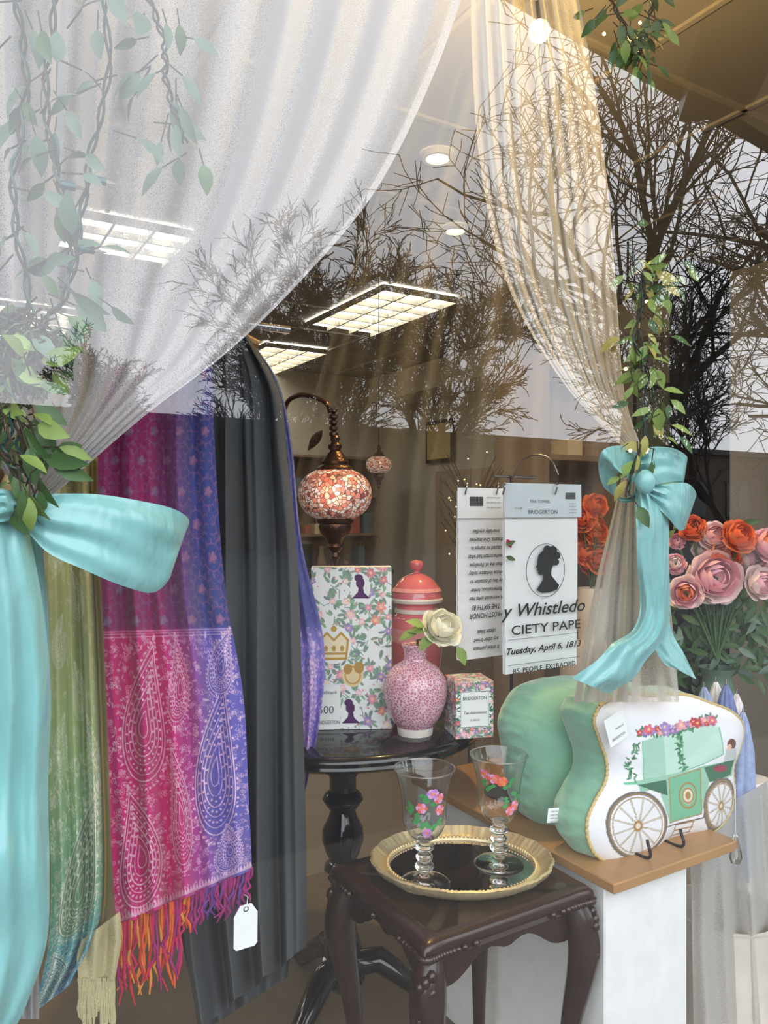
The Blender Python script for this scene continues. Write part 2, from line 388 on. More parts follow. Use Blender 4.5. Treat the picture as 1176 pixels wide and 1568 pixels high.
for u,v in ((670,240),(697,352)):
    p=H3(u,v,2.985); mb=MB(); T=Matrix.Translation(p)
    mb.lathe([(0,0),(.05,0)],m_dl,T,20); mb.lathe([(.05,-.012),(.065,-.012),(.07,.012)],m_white,T,20); mb.obj('recessed_downlight')
def shelf_unit(name,s,n,w,h,nsh,seed,al='s'):
    mb=MB(); m1=pm(name+'_wood',lin(142,122,100),.5,var=.2); rng=random.Random(seed)
    gm=[pm(name+'_goods%d'%i,c,.6) for i,c in enumerate([lin(190,100,90),lin(230,212,175),lin(100,122,132),lin(176,156,136),lin(235,228,220)])]
    R=RZ if al=='s' else RZ@Matrix.Rotation(pi/2,4,'Z')
    B=Matrix.Translation(SN(s,n,0))@R
    def bx(c,sz,m): mb.box(B@Vector(c),sz,m,R)
    bx((-w/2,0,h/2),(.03,.35,h),m1); bx((w/2,0,h/2),(.03,.35,h),m1); bx((0,.17,h/2),(w,.015,h),m1)
    for i in range(nsh+1):
        z=.05+i*(h-.08)/nsh; bx((0,0,z),(w,.35,.025),m1)
        if i<nsh:
            x=-w/2+.08
            while x<w/2-.1:
                q=rng.uniform(.05,.13); hh=rng.uniform(.08,(h-.08)/nsh*.75)
                if rng.random()<.5: bx((x+q/2,-.02,z+.0125+hh/2),(q,.15,hh),rng.choice(gm))
                else: mb.lathe([(0,0),(q*.4,0),(q*.5,hh*.3),(q*.2,hh*.8),(q*.28,hh)],rng.choice(gm),B@Matrix.Translation((x+q/2,-.02,z+.0125)),12)
                x+=q+rng.uniform(.02,.08)
    mb.obj(name,ang=30)
shelf_unit('display_shelf',1.2,7.28,1.8,2.1,5,1)
shelf_unit('display_shelf.001',3.4,7.28,1.6,2.1,5,2)
shelf_unit('gift_bookcase',4.53,5.6,1.3,1.9,5,4,'n')
shelf_unit('gift_bookcase.001',4.53,4.1,1.2,1.75,4,6,'n')
shelf_unit('tall_bookcase',2.62,2.72,.5,2.2,5,5)
mb=MB(); mb.box(SN(2.3,5.6,.5),(1.8,.6,1.0),m_wall2,RZ); mb.box(SN(2.3,5.6,1.02),(1.9,.7,.05),m_darkwood,RZ,ch=.01); mb.box(SN(2.5,5.6,1.16),(.3,.25,.22),m_black,RZ,ch=.02); mb.obj('shop_counter',smooth=False)
slab('ceiling_bulkhead',4.3,4.74,2.3,7.49,2.72,2.99,m_wall2)
for i,(n_,z_,w_,h_,c_) in enumerate(((4.75,2.24,.5,.62,lin(180,80,70)),(3.9,2.2,.4,.5,lin(130,140,120)),(6.7,2.25,.5,.45,lin(200,180,130)))):
    mb=MB(); q=SN(4.72,n_,z_); mb.box(q,(.03,w_,h_),m_darkwood,RZ); mb.box(q+Vector((-.018*C,-.018*S,0)),(.01,w_-.08,h_-.08),pm('print_%d'%i,c_,.6,var=.3,scale=8),RZ); mb.obj('framed_picture'+('' if i==0 else '.%03d'%i),smooth=False)
# ================= OUTSIDE (seen reflected) =================
m_asph=pm('asphalt',(.045,.045,.048),.9,var=.2,scale=5); m_walk=pm('sidewalk_concrete',(.11,.105,.10),.9,var=.1,scale=3)
slab('street_ground',-60,90,-70,.69,-.12,-.02,m_asph)
slab('sidewalk',-10,30,-1.6,.69,-.02,.0,m_walk)
m_sof=pm('soffit_board',lin(206,182,150),.7,var=.12,scale=6)
def snof(p): return p.x*C+p.y*S, -p.x*S+p.y*C
pa=mirror(H3(842,10,3.15)); pb_=mirror(H3(1176,212,3.15)); (sa,na),(sb,nb)=snof(pa),snof(pb_)
sl=(nb-na)/(sb-sa); fe=lambda s:na+sl*(s-sa)
def prism(name,poly,z0,z1,mat):
    mb=MB(); k=len(poly); v=[SN(a,b,z0) for a,b in poly]+[SN(a,b,z1) for a,b in poly]
    mb.add(v,[tuple(range(k)),tuple(range(2*k-1,k-1,-1))]+[(i,k+i,k+(i+1)%k,(i+1)%k) for i in range(k)],mat); return mb.obj(name,smooth=False)
prism('eave_soffit',[(-2.5,.69),(-2.5,fe(-2.5)),(14,fe(14)),(14,.69)],3.16,3.3,m_sof)
prism('trim_2',[(-2.5,fe(-2.5)),(-2.5,fe(-2.5)-.05),(14,fe(14)-.05),(14,fe(14))],3.13,3.40,m_trim)
def vs(u,v,z): return mirror(H3(u,v,z))
pts=[vs(1175,-60,3.12),vs(1092,158,3.12)]
dd=(pts[1]-pts[0]); ang=math.atan2(dd.y,dd.x)
mb=MB(); mb.box((pts[0]+pts[1])/2-Vector((0,0,.02)),(dd.length,.26,.10),m_black,Matrix.Rotation(ang,4,'Z'),ch=.01); mb.obj('eave_beam',smooth=False)
mb=MB(); m_br=pm('brick_facade',lin(70,60,55),.9,var=.2,scale=1); m_win=pm('dark_pane',(.02,.024,.028),.3); m_roof=pm('shingle_roof',(.04,.04,.043),.8,var=.2)
mb.box(SN(25,-31,2.4),(110,8,4.8),m_br,RZ)
for i in range(26):
    mb.box(SN(-28+i*4.1,-26.97,2.2),(2.2,.1,2.0),m_win,RZ); mb.box(SN(-28+i*4.1,-26.95,3.28),(2.5,.14,.12),m_br,RZ)
mb.box(SN(25,-31,4.95),(111,8.6,.3),m_roof,RZ)
mb.obj('street_building',smooth=False)
m_bark=pm('tree_bark',(.03,.027,.024),.9,var=.3)
def tree(name,base,h,seed,spread=1.0,depth=6,r0=.16,twr=.006,lean=(0,0),thin=0.0):
    rng=random.Random(seed); V=[];Fc=[]
    def seg(p,q,ra,rb):
        t=(q-p).normalized(); x=t.orthogonal().normalized(); y=t.cross(x); o=len(V)
        m=4 if ra>.02 else 3
        cs=[(math.cos(2*pi*k/m),math.sin(2*pi*k/m)) for k in range(m)]
        for pt,r in ((p,ra),(q,rb)):
            for c_,s_ in cs: V.append(tuple(pt+(x*c_+y*s_)*r))
        for k in range(m): Fc.append((o+k,o+(k+1)%m,o+m+(k+1)%m,o+m+k))
    def grow(p,d,ln,r,lv):
        ns=5 if lv<2 else (4 if lv<depth else 3)
        for i in range(ns):
            d2=(d+Vector((rng.gauss(0,.16),rng.gauss(0,.16),rng.gauss(0,.12)+(.04 if lv<4 else -.02)))).normalized()
            q=p+d2*(ln/ns); rb=r*(1-.45/ns)
            if -q.x*S+q.y*C>-1.5: return
            seg(p,q,r,max(rb,twr)); p=q; d=d2; r=max(rb,twr)
            if lv<depth and (i>=1 or lv>0):
                nb=(1 if rng.random()<.8 else 2) if lv>0 else 2
                if lv>=2 and rng.random()<thin: nb=0
                for _ in range(nb):
                    az=rng.uniform(0,2*pi); x=d.orthogonal().normalized(); y=d.cross(x)
                    sp=rng.uniform(.45,.95)*spread
                    nd=(d*math.cos(sp)+(x*math.cos(az)+y*math.sin(az))*math.sin(sp)).normalized()
                    if lv<2: nd=(nd+Vector((0,0,.25))).normalized()
                    grow(p,nd,ln*rng.uniform(.5,.72),max(r*rng.uniform(.5,.68),twr),lv+1)
    grow(Vector(base),Vector((lean[0],lean[1],1)).normalized(),h*.42,r0,0)
    mb=MB(); mb.add(V,Fc,m_bark); mb.obj(name,smooth=False); return len(V)
def gb(u,d): 
    p=mirror(D3(u,784,d)); p.z=-.03; return p
tree('bare_tree',gb(1290,13),12,3,1.15,5,.22,.008,lean=(-.10,-.05),thin=.3)
tree('bare_tree.001',gb(960,16),15.5,7,1.1,5,.24,.010,thin=.3)
tree('bare_tree.002',gb(520,25),11.4,11,.6,6,.17,.013,thin=.3)
tree('bare_tree.003',gb(650,28),12,12,.6,6,.17,.014,thin=.3)
tree('bare_tree.004',gb(410,27),10.5,15,.6,5,.15,.014)
tree('bare_tree.005',gb(150,22),7.2,14,.7,6,.14,.012,thin=.25)
tree('bare_tree.006',gb(1130,24),11,19,.7,5,.17,.013,thin=.15)
# ================= TULLE =================
rng0=np.random.RandomState(5); ph=rng0.rand(12)*6.28; fq=rng0.uniform(6,42,12)
def densL(a,t,off):
    s=sum(np.sin(fq[i]*a*2*pi/2+ph[i]+np.sin(3*t+i)) for i in range(12))/12
    d=.38+.18*t+.46*s+.16*np.clip(off,-1,1)
    d+=.22*np.exp(-((a-.80)/.14)**2)
    d=np.where(a>.985,d+.2,d)
    return np.clip(d,.1,.9)
mb=MB()
Ledge=[(-260,-90),(-240,100),(-200,300),(-140,480),(-60,620),(-10,700),(22,742)]
Redge=[(735,-90),(668,105),(575,292),(455,436),(345,542),(215,642),(66,772)]
drape(mb,Ledge,Redge,.875,m_tulW,ns=520,nt=170,amp=(.026,.005),nf=13,seed=2,dens=densL)
mb.obj('tulle_curtain')
mb=MB()
drape(mb,[(18,748),(-10,850),(-40,1000),(-60,1300),(-80,1560)],[(64,772),(70,850),(66,1000),(60,1300),(60,1560)],.875,m_tulW,ns=160,nt=80,amp=(.004,.015),nf=9,seed=3,dens=lambda a,t,o:.5+.2*np.clip(o,-1,1))
mb.obj('tulle_curtain_tail')
def densR(a,t,off):
    return np.clip(.24+.20*np.clip(off,-1,1)+.15*t+np.where(a>.97,.2,0),.06,.85)
mb=MB()
drape(mb,[(722,-90),(722,60),(735,250),(775,430),(858,580),(958,690)],[(868,-90),(905,100),(930,280),(944,450),(956,600),(985,694)],.93,m_tulR,ns=320,nt=160,amp=(.018,.004),nf=7,seed=8,dens=densR)
drape(mb,[(958,690),(940,780),(915,880),(895,980),(878,1075)],[(985,694),(1000,780),(1020,880),(1032,980),(1040,1075)],.93,m_tulR,ns=160,nt=80,amp=(.004,.02),nf=7,seed=9,dens=lambda a,t,o:np.clip(.42+.2*o,.1,.8))
mb.obj('tulle_curtain.001')
mb=MB()
def densB(a,t,off):
    s=sum(np.sin(fq[i]*a*3.1+ph[i]) for i in range(12))/12
    return np.clip(.03+.03*np.clip(off,-1,1)+.16*s*(1-.6*t)+.22*np.exp(-((a-.60)/.10)**2)*np.exp(-(t/.55)**2)+.10*np.exp(-((a-.3)/.06)**2)*(1-t),.008,.45)  # bump near the bulb puts its golden glow into the tulle density
drape(mb,[(700,-100),(650,100),(560,350),(470,650),(430,900),(425,1230)],[(930,-100),(930,100),(935,350),(940,650),(950,900),(960,1230)],2.02,m_tulB,ns=420,nt=140,amp=(.014,.012),nf=15,seed=12,dens=densB)
mb.obj('sheer_backdrop_curtain')
mb=MB()
drape(mb,[(1052,1270),(1058,1350),(1060,1450),(1062,1580)],[(1200,1180),(1210,1300),(1220,1430),(1230,1580)],.98,m_tulR,ns=160,nt=90,amp=(.012,.025),nf=3,seed=15,dens=lambda a,t,o:np.clip(.55+.12*o,.15,.85))
mb.obj('tulle_curtain.002')
# ================= WARM PENDANT BULB =================
P=D3(826,48,1.72); mb=MB()
m_bulb=emat('warm_bulb',(1,.70,.30),26)
mb.ball(P,.024,m_bulb,16,12); mb.lathe([(.012,.02),(.016,.03),(.016,.06),(.004,.07)],m_brass,Matrix.Translation(P),14)
mb.tube([P+Vector((0,0,.065)),Vector((P.x,P.y,3.0))],.003,m_black,6); mb.obj('pendant_bulb')
def light(kind,name,loc,e,col,size=.1,rot=None):
    l=bpy.data.lights.new(name,kind); l.energy=e; l.color=col
    if kind=='POINT': l.shadow_soft_size=size
    o=bpy.data.objects.new(name,l); o.location=loc; sc.collection.objects.link(o)
    return o
light('POINT','pendant_bulb_light',P-Vector((0,0,.06)),44,(1,.64,.22),.03)
# ================= RAIL, DRESS, SCARVES =================
mb=MB(); RH=1.5+.30; r0=SN(-.2,1.17,RH); r1=SN(.52,1.17,RH)
mb.tube([r0,r1],.007,m_steel,10)
mb.tube([Vector((r0.x,r0.y,.4)),r0+Vector((0,0,1.2))],.009,m_steel,10)
q=r0; mb.box(Vector((q.x,q.y,.395)),(.3,.04,.02),m_steel,RZ,ch=.003); mb.box(Vector((q.x,q.y,.395)),(.04,.3,.02),m_steel,RZ,ch=.003)
mb.obj('garment_rail')
mb=MB()
drape(mb,[(330,500),(300,560),(292,700),(285,900),(280,1150),(275,1400),(300,1580)],[(380,512),(428,600),(440,700),(455,850),(462,1050),(468,1300),(468,1450)],1.22,m_dress,ns=220,nt=160,amp=(.006,.034),nf=6,seed=21,warp=.35)
drape(mb,[(330,500),(300,560),(292,700),(285,900),(280,1150),(275,1400),(310,1580)],[(380,512),(428,600),(440,700),(455,850),(462,1050),(466,1300),(440,1496)],1.30,m_dress,ns=80,nt=80,amp=(.006,.02),nf=2.6,seed=22)
h=N3(352,505,1.25); mb.tube([h-Vector((C*.08,S*.08,.02)),h,h+Vector((C*.05,S*.05,-.02))],.008,m_board,8); mb.tube([h,h+Vector((0,0,.04)),h+Vector((.012,0,.055)),h+Vector((0,0,.07))],.003,m_steel,6)
mb.obj('charcoal_dress')
def tear(cx,cy,w,h,bend,ang=0,sc_=1,n=36):
    pts=[]
    for i in range(n+1):
        t=2*pi*i/n; y=-math.cos(t); x=math.sin(t)*math.sin(t/2)**1.1*1.1
        x2=x+bend*max(0,(y*-1+.25))**2*.75
        X=x2*w*sc_;Y=y*h*sc_
        pts.append((cx+X*math.cos(ang)-Y*math.sin(ang),cy+X*math.sin(ang)+Y*math.cos(ang)))
    return pts
def paisley(cv,cx,cy,w,h,bend,ang,col,al=.8,lw=.8,fill=None):
    if fill is not None: cv.poly(tear(cx,cy,w*1.06,h*1.04,bend,ang),fill,.85)
    for k,s_ in enumerate((1,.88,.70,.54,.36,.2)): cv.line(tear(cx,cy+h*(1-s_)*.16,w,h,bend,ang,s_),lw*(1.7 if k in(0,3) else 1),col,al)
    for s_,q in ((.79,34),(.62,24),(.45,16)):
        for p in tear(cx,cy+h*(1-s_)*.16,w,h,bend,ang,s_,q): cv.ell(p[0],p[1],lw*2.0,lw*1.4,col,p[0],al=al)
    for p in tear(cx,cy,w,h,bend,ang,1.12,48): cv.ell(p[0],p[1],lw*2.2,lw*1.5,col,p[1],al=al)
def filler(cv,rng,x0,y0,x1,y1,n,col,al,r=(1.5,5)):
    for _ in range(n):
        x=rng.uniform(x0,x1);y=rng.uniform(y0,y1);q=rng.uniform(*r); k=rng.random()
        if k<.35: cv.ell(x,y,q,q,col,ring=.8,al=al); cv.ell(x,y,q*.35,q*.35,col,al=al)
        elif k<.65: cv.ell(x,y,q,q*.4,col,rng.uniform(0,3),al=al)
        else:
            a0=rng.uniform(0,6.3); cv.line([(x+q*(.3+.2*i)*math.cos(a0+i*.9),y+q*(.3+.2*i)*math.sin(a0+i*.9)) for i in range(6)],.8,col,al)
rg=random.Random(4)
cv=Canvas(0,0,230,800,1.8,(0,0,0))
H,W=cv.h,cv.w; yy=np.linspace(0,1,H)[:,None];xx=np.linspace(0,1,W)[None,:]
def sm(x,a,b): t=np.clip((x-a)/(b-a),0,1); return t*t*(3-2*t)
top=np.array(lin(150,34,104));topb=np.array(lin(62,72,138)); pk=np.array(lin(206,34,120)); lv=np.array(lin(100,94,180))
w1=sm(xx,.42,.85)[...,None]; A_=top*(1-w1)+topb*w1; B_=pk*(1-w1)+lv*w1; w2=sm(yy,.47,.475)[...,None]
cv.a[:]=A_*(1-w2)+B_*w2
c1=lin(142,100,140); c2=lin(246,205,228)
for i in range(9):
    for j in range(5): 
        x=12+j*50+(i%2)*25; y=14+i*44
        cv.ell(x,y,15,19,c1,ring=1.4,al=.6); cv.flower(x,y,8,c1,c1)
        for k_ in range(12): cv.leaf(x+15*math.cos(k_*.52),y+19*math.sin(k_*.52),7,3,k_*.52,c1,.55)
filler(cv,rg,0,0,230,370,520,c1,.5,(2,5))
filler(cv,rg,0,385,230,790,1500,c2,.5,(1.5,4.5))
dk=tuple(pk*.85); dl=tuple(lv*.9)
paisley(cv,62,500,42,100,.55,0,c2,.8,1.1,dk); paisley(cv,128,455,20,62,-.5,.2,c2,.7,.8,dk)
paisley(cv,50,700,42,86,-.5,.1,c2,.8,1.1,dk); paisley(cv,176,590,40,125,.5,0,c2,.85,1.1,dl); paisley(cv,118,650,20,96,-.5,0,c2,.7,.8,dk); paisley(cv,200,430,24,50,.5,.2,c2,.7,.8,dl); paisley(cv,196,745,26,38,-.4,.2,c2,.7,.8,dl)
for y in (380,384,388): cv.line([(0,y),(230,y)],1,c2,.6)
for i in range(46): cv.poly([(i*5,792),(i*5+2.5,782),(i*5+5,792)],c2,.7)
cv.line([(0,794),(230,794)],2,c2,.7)
mb=MB()
drape(mb,[(160,560),(146,720),(152,900),(160,1080),(168,1250),(178,1420)],[(325,560),(331,720),(345,900),(372,1060),(380,1200),(386,1332)],1.06,m_scarf,ns=360,nt=700,amp=(.014,.022),nf=3.4,seed=31,cols=lambda a,t:cv.samp(a*230,t*800))
fr=[pm('fringe_%d'%i,c,.8,var=.1) for i,c in enumerate([lin(190,36,84),lin(214,96,44),lin(150,40,110),lin(186,52,56),lin(206,136,54),lin(100,56,130)])]
for i in range(64):
    a=i/63; u=178+a*208; v=1420-88*a
    if a>.55: k=rg.choice([2,5,2])
    else: k=rg.choice([0,1,2,3,4,0])
    ln=rg.uniform(75,135)*(1 if a<.5 else .5)
    pts=[N3(u+rg.uniform(-2,2)*j+ (a*-20)*(j/5)*.4,v-3+ln*j/5,1.06+rg.uniform(-.004,.004)) for j in range(6)]
    mb.tube(pts,[.0018,.0024,.0018,.0022,.0024,.001],fr[k],5)
mb.obj('pink_pashmina_scarf',ang=80)
cv2=Canvas(0,0,130,760,1.8,(0,0,0)); H,W=cv2.h,cv2.w; yy=np.linspace(0,1,H)[:,None]+np.zeros((1,W))
st=[(0,lin(132,116,76)),(.25,lin(172,168,104)),(.5,lin(156,178,122)),(.7,lin(112,176,146)),(.85,lin(88,166,182)),(1,lin(72,152,196))]
for ch in range(3): cv2.a[...,ch]=np.interp(yy,[s_[0] for s_ in st],[s_[1][ch] for s_ in st])
c3=lin(234,234,216)
for i in range(7): paisley(cv2,28+(i%2)*45,60+i*52,16,26,.5*(-1)**i,0,c3,.32,.7)
filler(cv2,rg,0,380,110,760,760,c3,.6,(1.5,4.5)); filler(cv2,rg,0,0,110,380,220,c3,.28,(1.5,4.5))
paisley(cv2,62,500,44,85,.5,.15,c3,.9,1.1,lin(118,146,112)); paisley(cv2,40,680,34,70,-.5,0,c3,.85,1.0,lin(80,140,144)); paisley(cv2,100,400,22,50,-.5,0,c3,.6,.9)
gold=np.array(lin(190,164,100)); cv2.a[:,int(W*.88):]=gold*.95
cv2.a[:,int(W*.86):int(W*.88)]*=.5
mb=MB()
drape(mb,[(62,700),(64,800),(70,960),(72,1150),(78,1380),(66,1490),(40,1560)],[(150,700),(150,800),(158,960),(166,1150),(170,1330),(160,1420),(118,1500)],1.0,m_scarf,ns=220,nt=560,amp=(.008,.020),nf=3.0,seed=35,cols=lambda a,t:cv2.samp(a*129,t*759))
m_tas=pm('cream_tassel',lin(180,170,132),.9,bump=.8,bscale=400,var=.3)
drape(mb,[(125,1440),(118,1465),(120,1500)],[(184,1395),(186,1440),(176,1500)],.985,m_tas,ns=40,nt=30,amp=(.004,.007),nf=2,seed=3)
for i in range(22):
    a=i/21; u=121+a*54; v=1500; ln=rg.uniform(50,90)
    mb.tube([N3(u+rg.uniform(-1.5,1.5),v+ln*j/4-3,.985) for j in range(5)],[.0015,.002,.0018,.002,.001],m_tas,5)
mb.obj('green_pashmina_scarf',ang=80)
cv3=Canvas(0,0,90,700,1.8,(0,0,0)); H,W=cv3.h,cv3.w; yy=np.linspace(0,1,H)[:,None]+np.zeros((1,W))
st=[(0,lin(70,92,132)),(.4,lin(72,78,140)),(.62,lin(80,82,150)),(.66,lin(130,122,200)),(1,lin(106,80,180))]
for ch in range(3): cv3.a[...,ch]=np.interp(yy,[s_[0] for s_ in st],[s_[1][ch] for s_ in st])
filler(cv3,rg,0,0,90,430,260,lin(130,140,190),.5); filler(cv3,rg,0,440,90,700,300,c2,.5); paisley(cv3,45,540,26,70,.5,0,c2,.7,.9); paisley(cv3,50,640,24,50,-.5,0,c2,.6,.9)
mb=MB()
drape(mb,[(372,520),(400,570),(428,680),(438,850),(446,1000),(452,1120),(458,1215)],[(392,530),(428,590),(447,680),(462,830),(496,985),(490,1100),(466,1218)],1.33,m_scarf,ns=120,nt=440,amp=(.004,.012),nf=1.6,seed=37,cols=lambda a,t:cv3.samp(a*89,t*699))
mb.obj('blue_pashmina_scarf',ang=80)
mb=MB(); q=N3(376,1418,1.03); Bt=basis(q,(C,S,0),(0.06,0,1)); w_,h_=.0175,.031
tg=[(-w_,-h_+.004),(-w_+.004,-h_),(w_-.004,-h_),(w_,-h_+.004),(w_,h_-.014),(w_-.009,h_),(-w_+.009,h_),(-w_,h_-.014)]
mb.add([(x,y,0) for x,y in tg]+[(x,y,.0012) for x,y in tg],[tuple(range(7,-1,-1)),tuple(range(8,16))]+[(i,(i+1)%8,8+(i+1)%8,8+i) for i in range(8)],m_card,Bt)
mb.lathe([(.0025,.0014),(.004,.0016)],m_steel,Bt@Matrix.Translation((0,h_-.006,0)),12)
mb.tube([Bt@Vector((0,h_-.006,.002)),Bt@Vector((.003,h_+.01,.0)),N3(374,1370,1.05)],.0008,m_white,4); mb.obj('price_tag',smooth=False)
# ================= RIBBONS =================
mb=MB()
ribbon(mb,[(-10,764,-8,792,.845),(25,758,28,800,.825),(80,756,72,845,.805),(150,757,128,872,.795),(220,768,188,897,.80),(268,780,236,907,.815),(290,798,262,880,.84),(272,812,232,878,.875),(200,806,160,862,.885),(100,792,80,822,.87),(20,770,20,795,.86)],m_ribbon,140,36,-.006,.0030,0,(.05,.98))
ribbon(mb,[(30,760,-50,762,.83),(48,830,-60,820,.825),(66,930,-60,930,.815),(78,1060,-60,1060,.82),(74,1200,-60,1200,.83),(76,1330,-60,1330,.82),(72,1440,-60,1440,.83),(44,1530,-60,1540,.83),(10,1600,-60,1610,.83)],m_ribbon,130,36,-.02,.0045,1,(.0,.3,.6))
ribbon(mb,[(28,765,56,790,.85),(40,810,66,850,.86),(52,900,74,930,.86),(60,1010,78,1060,.86)],m_ribbon,30,12,-.008,.0012)
ribbon(mb,[(-40,765,-40,800,.81),(0,748,0,800,.795),(34,762,30,792,.81)],m_ribbon,30,16,-.012,.0012,2,(.5,1.0))
mb.obj('aqua_ribbon_bow')
mb=MB()
n=.90
ribbon(mb,[(985,700,985,742,n),(955,683,962,735,n-.02),(925,688,950,724,n-.04),(916,712,944,732,n-.02),(926,748,950,768,n),(960,762,978,764,n+.01),(990,735,990,752,n)],m_ribbon,70,15,0,.0018,0,(0,1))
ribbon(mb,[(980,690,984,738,n-.02),(1000,684,1000,742,n-.035),(1030,686,1028,738,n-.045),(1051,698,1046,738,n-.04),(1046,706,1040,744,n-.01),(1000,712,1000,746,n)],m_ribbon,60,15,-.004,.0018,1,(0,1))
ribbon(mb,[(995,738,990,762,n-.02),(1030,738,1020,790,n-.04),(1056,742,1040,812,n-.035),(1066,760,1050,806,n-.01),(1045,770,1030,796,n+.015),(1005,755,1000,772,n)],m_ribbon,60,15,-.006,.0018,2,(0,1))
ribbon(mb,[(972,738,1000,740,n-.015),(974,800,1022,790,n-.03),(976,870,1024,860,n-.03),(980,930,1026,930,n-.02),(968,965,1018,975,n-.03),(938,985,990,1010,n-.04),(915,1010,968,1040,n-.04),(876,1038,930,1062,n-.03)],m_ribbon,90,20,-.010,.0028,0,(0,.55))
ribbon(mb,[(990,742,1012,742,n-.0),(986,850,1014,850,n+.01),(988,930,1020,925,n+.0),(1000,985,1030,970,n),(1016,1015,1048,1002,n-.01),(1034,1024,1066,1040,n-.02)],m_ribbon,70,15,-.006,.0018,3)
mb.ball(N3(988,738,n-.045),(.017,.012,.02),m_ribbon,12,8)
mb.obj('aqua_ribbon_bow.001')
# ================= GARLANDS =================
m_bulbg=pm('mini_bulb_socket',(.02,.1,.1),.4); m_mini=emat('mini_bulb_glow',(1,.75,.3),5)
def garland(name,strands,nl,ls,mats,seed,bulbs=(),wr=.0022,spread=.03,glow=(),dn=.01):
    rng=random.Random(seed); mb=MB()
    for st in strands:
        P=cat([tuple(N3(*p)) for p in st],40)
        for o in (0,2.1):
            mb.tube([Vector(p)+Vector((math.cos(i*.9+o),math.sin(i*.9+o),0))*.003 for i,p in enumerate(P)],wr*.7,m_wire if o else m_twig,5)
        for i in range(nl):
            q=Vector(P[rng.randrange(40)])+Vector((rng.gauss(0,spread*.3),rng.gauss(0,dn),rng.gauss(0,.01)))
            d=Vector((rng.gauss(0,1),rng.gauss(0,.3),rng.gauss(-.5,.7))).normalized()
            st2=rng.uniform(.3,1)*spread; e=q+d*st2
            mb.tube([q,e],.0009,m_twig,4)
            l=ls*rng.uniform(.7,1.2); mb.leaf(e,d+Vector((0,0,-.3)),Vector((rng.gauss(0,.6),-1,rng.gauss(.3,.6))),l,l*rng.uniform(.38,.55),rng.choice(mats))
    for u,v,n in bulbs:
        p=N3(u,v,n); dx=Vector((C,S,.0))
        mb.tube([p,p+dx*.014],.004,m_bulbg,8); mb.tube([p+dx*.014,p+dx*.026],[.003,.0005],m_glass,6)
    for u,v,n in glow: mb.ball(N3(u,v,n),.003,m_mini,6,4)
    mb.obj(name)
g=.815
garland('leaf_garland',[[(215,-30,g),(250,60,g),(255,130,g),(285,220,g)],[(160,-30,g),(165,120,g),(140,230,g),(125,330,g),(105,440,g),(70,490,g)],[(20,-30,g),(40,130,g),(20,300,g),(50,480,g)],[(90,-30,g),(70,150,g),(95,300,g),(110,420,g)]],19,.034,[m_ggreen,m_green,m_ggreen,m_ggreen],5,bulbs=((140,274,.81),(122,380,.81),(92,282,.81)),spread=.035,dn=.006)
garland('leaf_garland.001',[[(0,480,.83),(50,520,.83),(30,600,.82),(30,680,.81),(50,740,.80)],[(-10,520,.83),(20,620,.82),(10,700,.80),(60,735,.80)]],42,.036,[m_green,m_green,m_lgreen],6,spread=.03,dn=.005)
garland('leaf_garland.002',[[(960,370,.88),(985,440,.87),(972,520,.86),(998,590,.86),(985,660,.86),(960,760,.86)],[(1030,400,.9),(1000,430,.88),(978,480,.87),(985,560,.86),(990,680,.86)]],52,.032,[m_ygreen,m_lgreen,m_green,m_lgreen],7,spread=.032,glow=((958,565,.85),(990,462,.85),(965,690,.84)))
garland('leaf_garland.003',[[(900,-60,.9),(940,10,.9),(965,60,.9),(985,90,.9)],[(980,-60,.9),(1000,-20,.9),(990,40,.9),(975,95,.9)]],34,.032,[m_green,m_lgreen,m_green],8,spread=.035,glow=((980,35,.88),(925,52,.88)))
mb=MB(); rg=random.Random(3)
c=N3(34,545,.835)
for i in range(420):
    a=rg.uniform(0,6.28);b=rg.uniform(-1,1); q=math.sqrt(1-b*b); k=rg.uniform(.5,1)
    p=c+Vector((math.cos(a)*q*.042*k,math.sin(a)*q*.02*k,b*.045*k)); t=Vector((rg.gauss(0,1),rg.gauss(0,.3),rg.gauss(0,1))).normalized()
    mb.tube([p-t*.012,p+Vector((0,0,.003)),p+t*.012],.0012,m_twig if i%4 else m_green,4)
mb.obj('twig_ball')
# ================= ROUND TABLE =================
TZ=1.5-.45; tc=Vector((-.092,1.72,0)); T=Matrix.Translation(tc)
mb=MB(); r=.315
mb.lathe([(0,TZ),(r-.012,TZ),(r-.004,TZ-.004),(r,TZ-.012),(r-.004,TZ-.02),(r-.012,TZ-.023),(r-.010,TZ-.028),(r-.02,TZ-.036),(r-.05,TZ-.04),(0,TZ-.04)],m_blackgl,T,96)
col=[(.06,TZ-.04),(.05,TZ-.06),(.032,TZ-.075),(.032,TZ-.12),(.036,TZ-.125),(.034,TZ-.135),(.03,TZ-.14),(.03,TZ-.17),(.04,TZ-.178),(.046,TZ-.19),(.04,TZ-.20),(.028,TZ-.215),(.032,TZ-.23),(.045,TZ-.255),(.047,TZ-.28),(.038,TZ-.31),(.028,TZ-.325),(.04,TZ-.335),(.042,TZ-.345),(.03,TZ-.355),(.026,TZ-.38),(.035,TZ-.40),(.035,TZ-.42),(.026,TZ-.44),(.032,TZ-.48),(.042,TZ-.52),(.035,TZ-.55),(.045,.5),(.05,.46),(.03,.44),(0,.44)]
mb.lathe(col,m_blackgl,T,32)
for k in range(3):
    a=TH+pi/2+k*2*pi/3; dx=Vector((math.cos(a),math.sin(a),0))
    mb.tube([tc+dx*.02+Vector((0,0,.49)),tc+dx*.08+Vector((0,0,.50)),tc+dx*.15+Vector((0,0,.45)),tc+dx*.21+Vector((0,0,.40)),tc+dx*.25+Vector((0,0,.396))],[.03,.028,.022,.018,.015],m_blackgl,10)
mb.obj('round_pedestal_table')
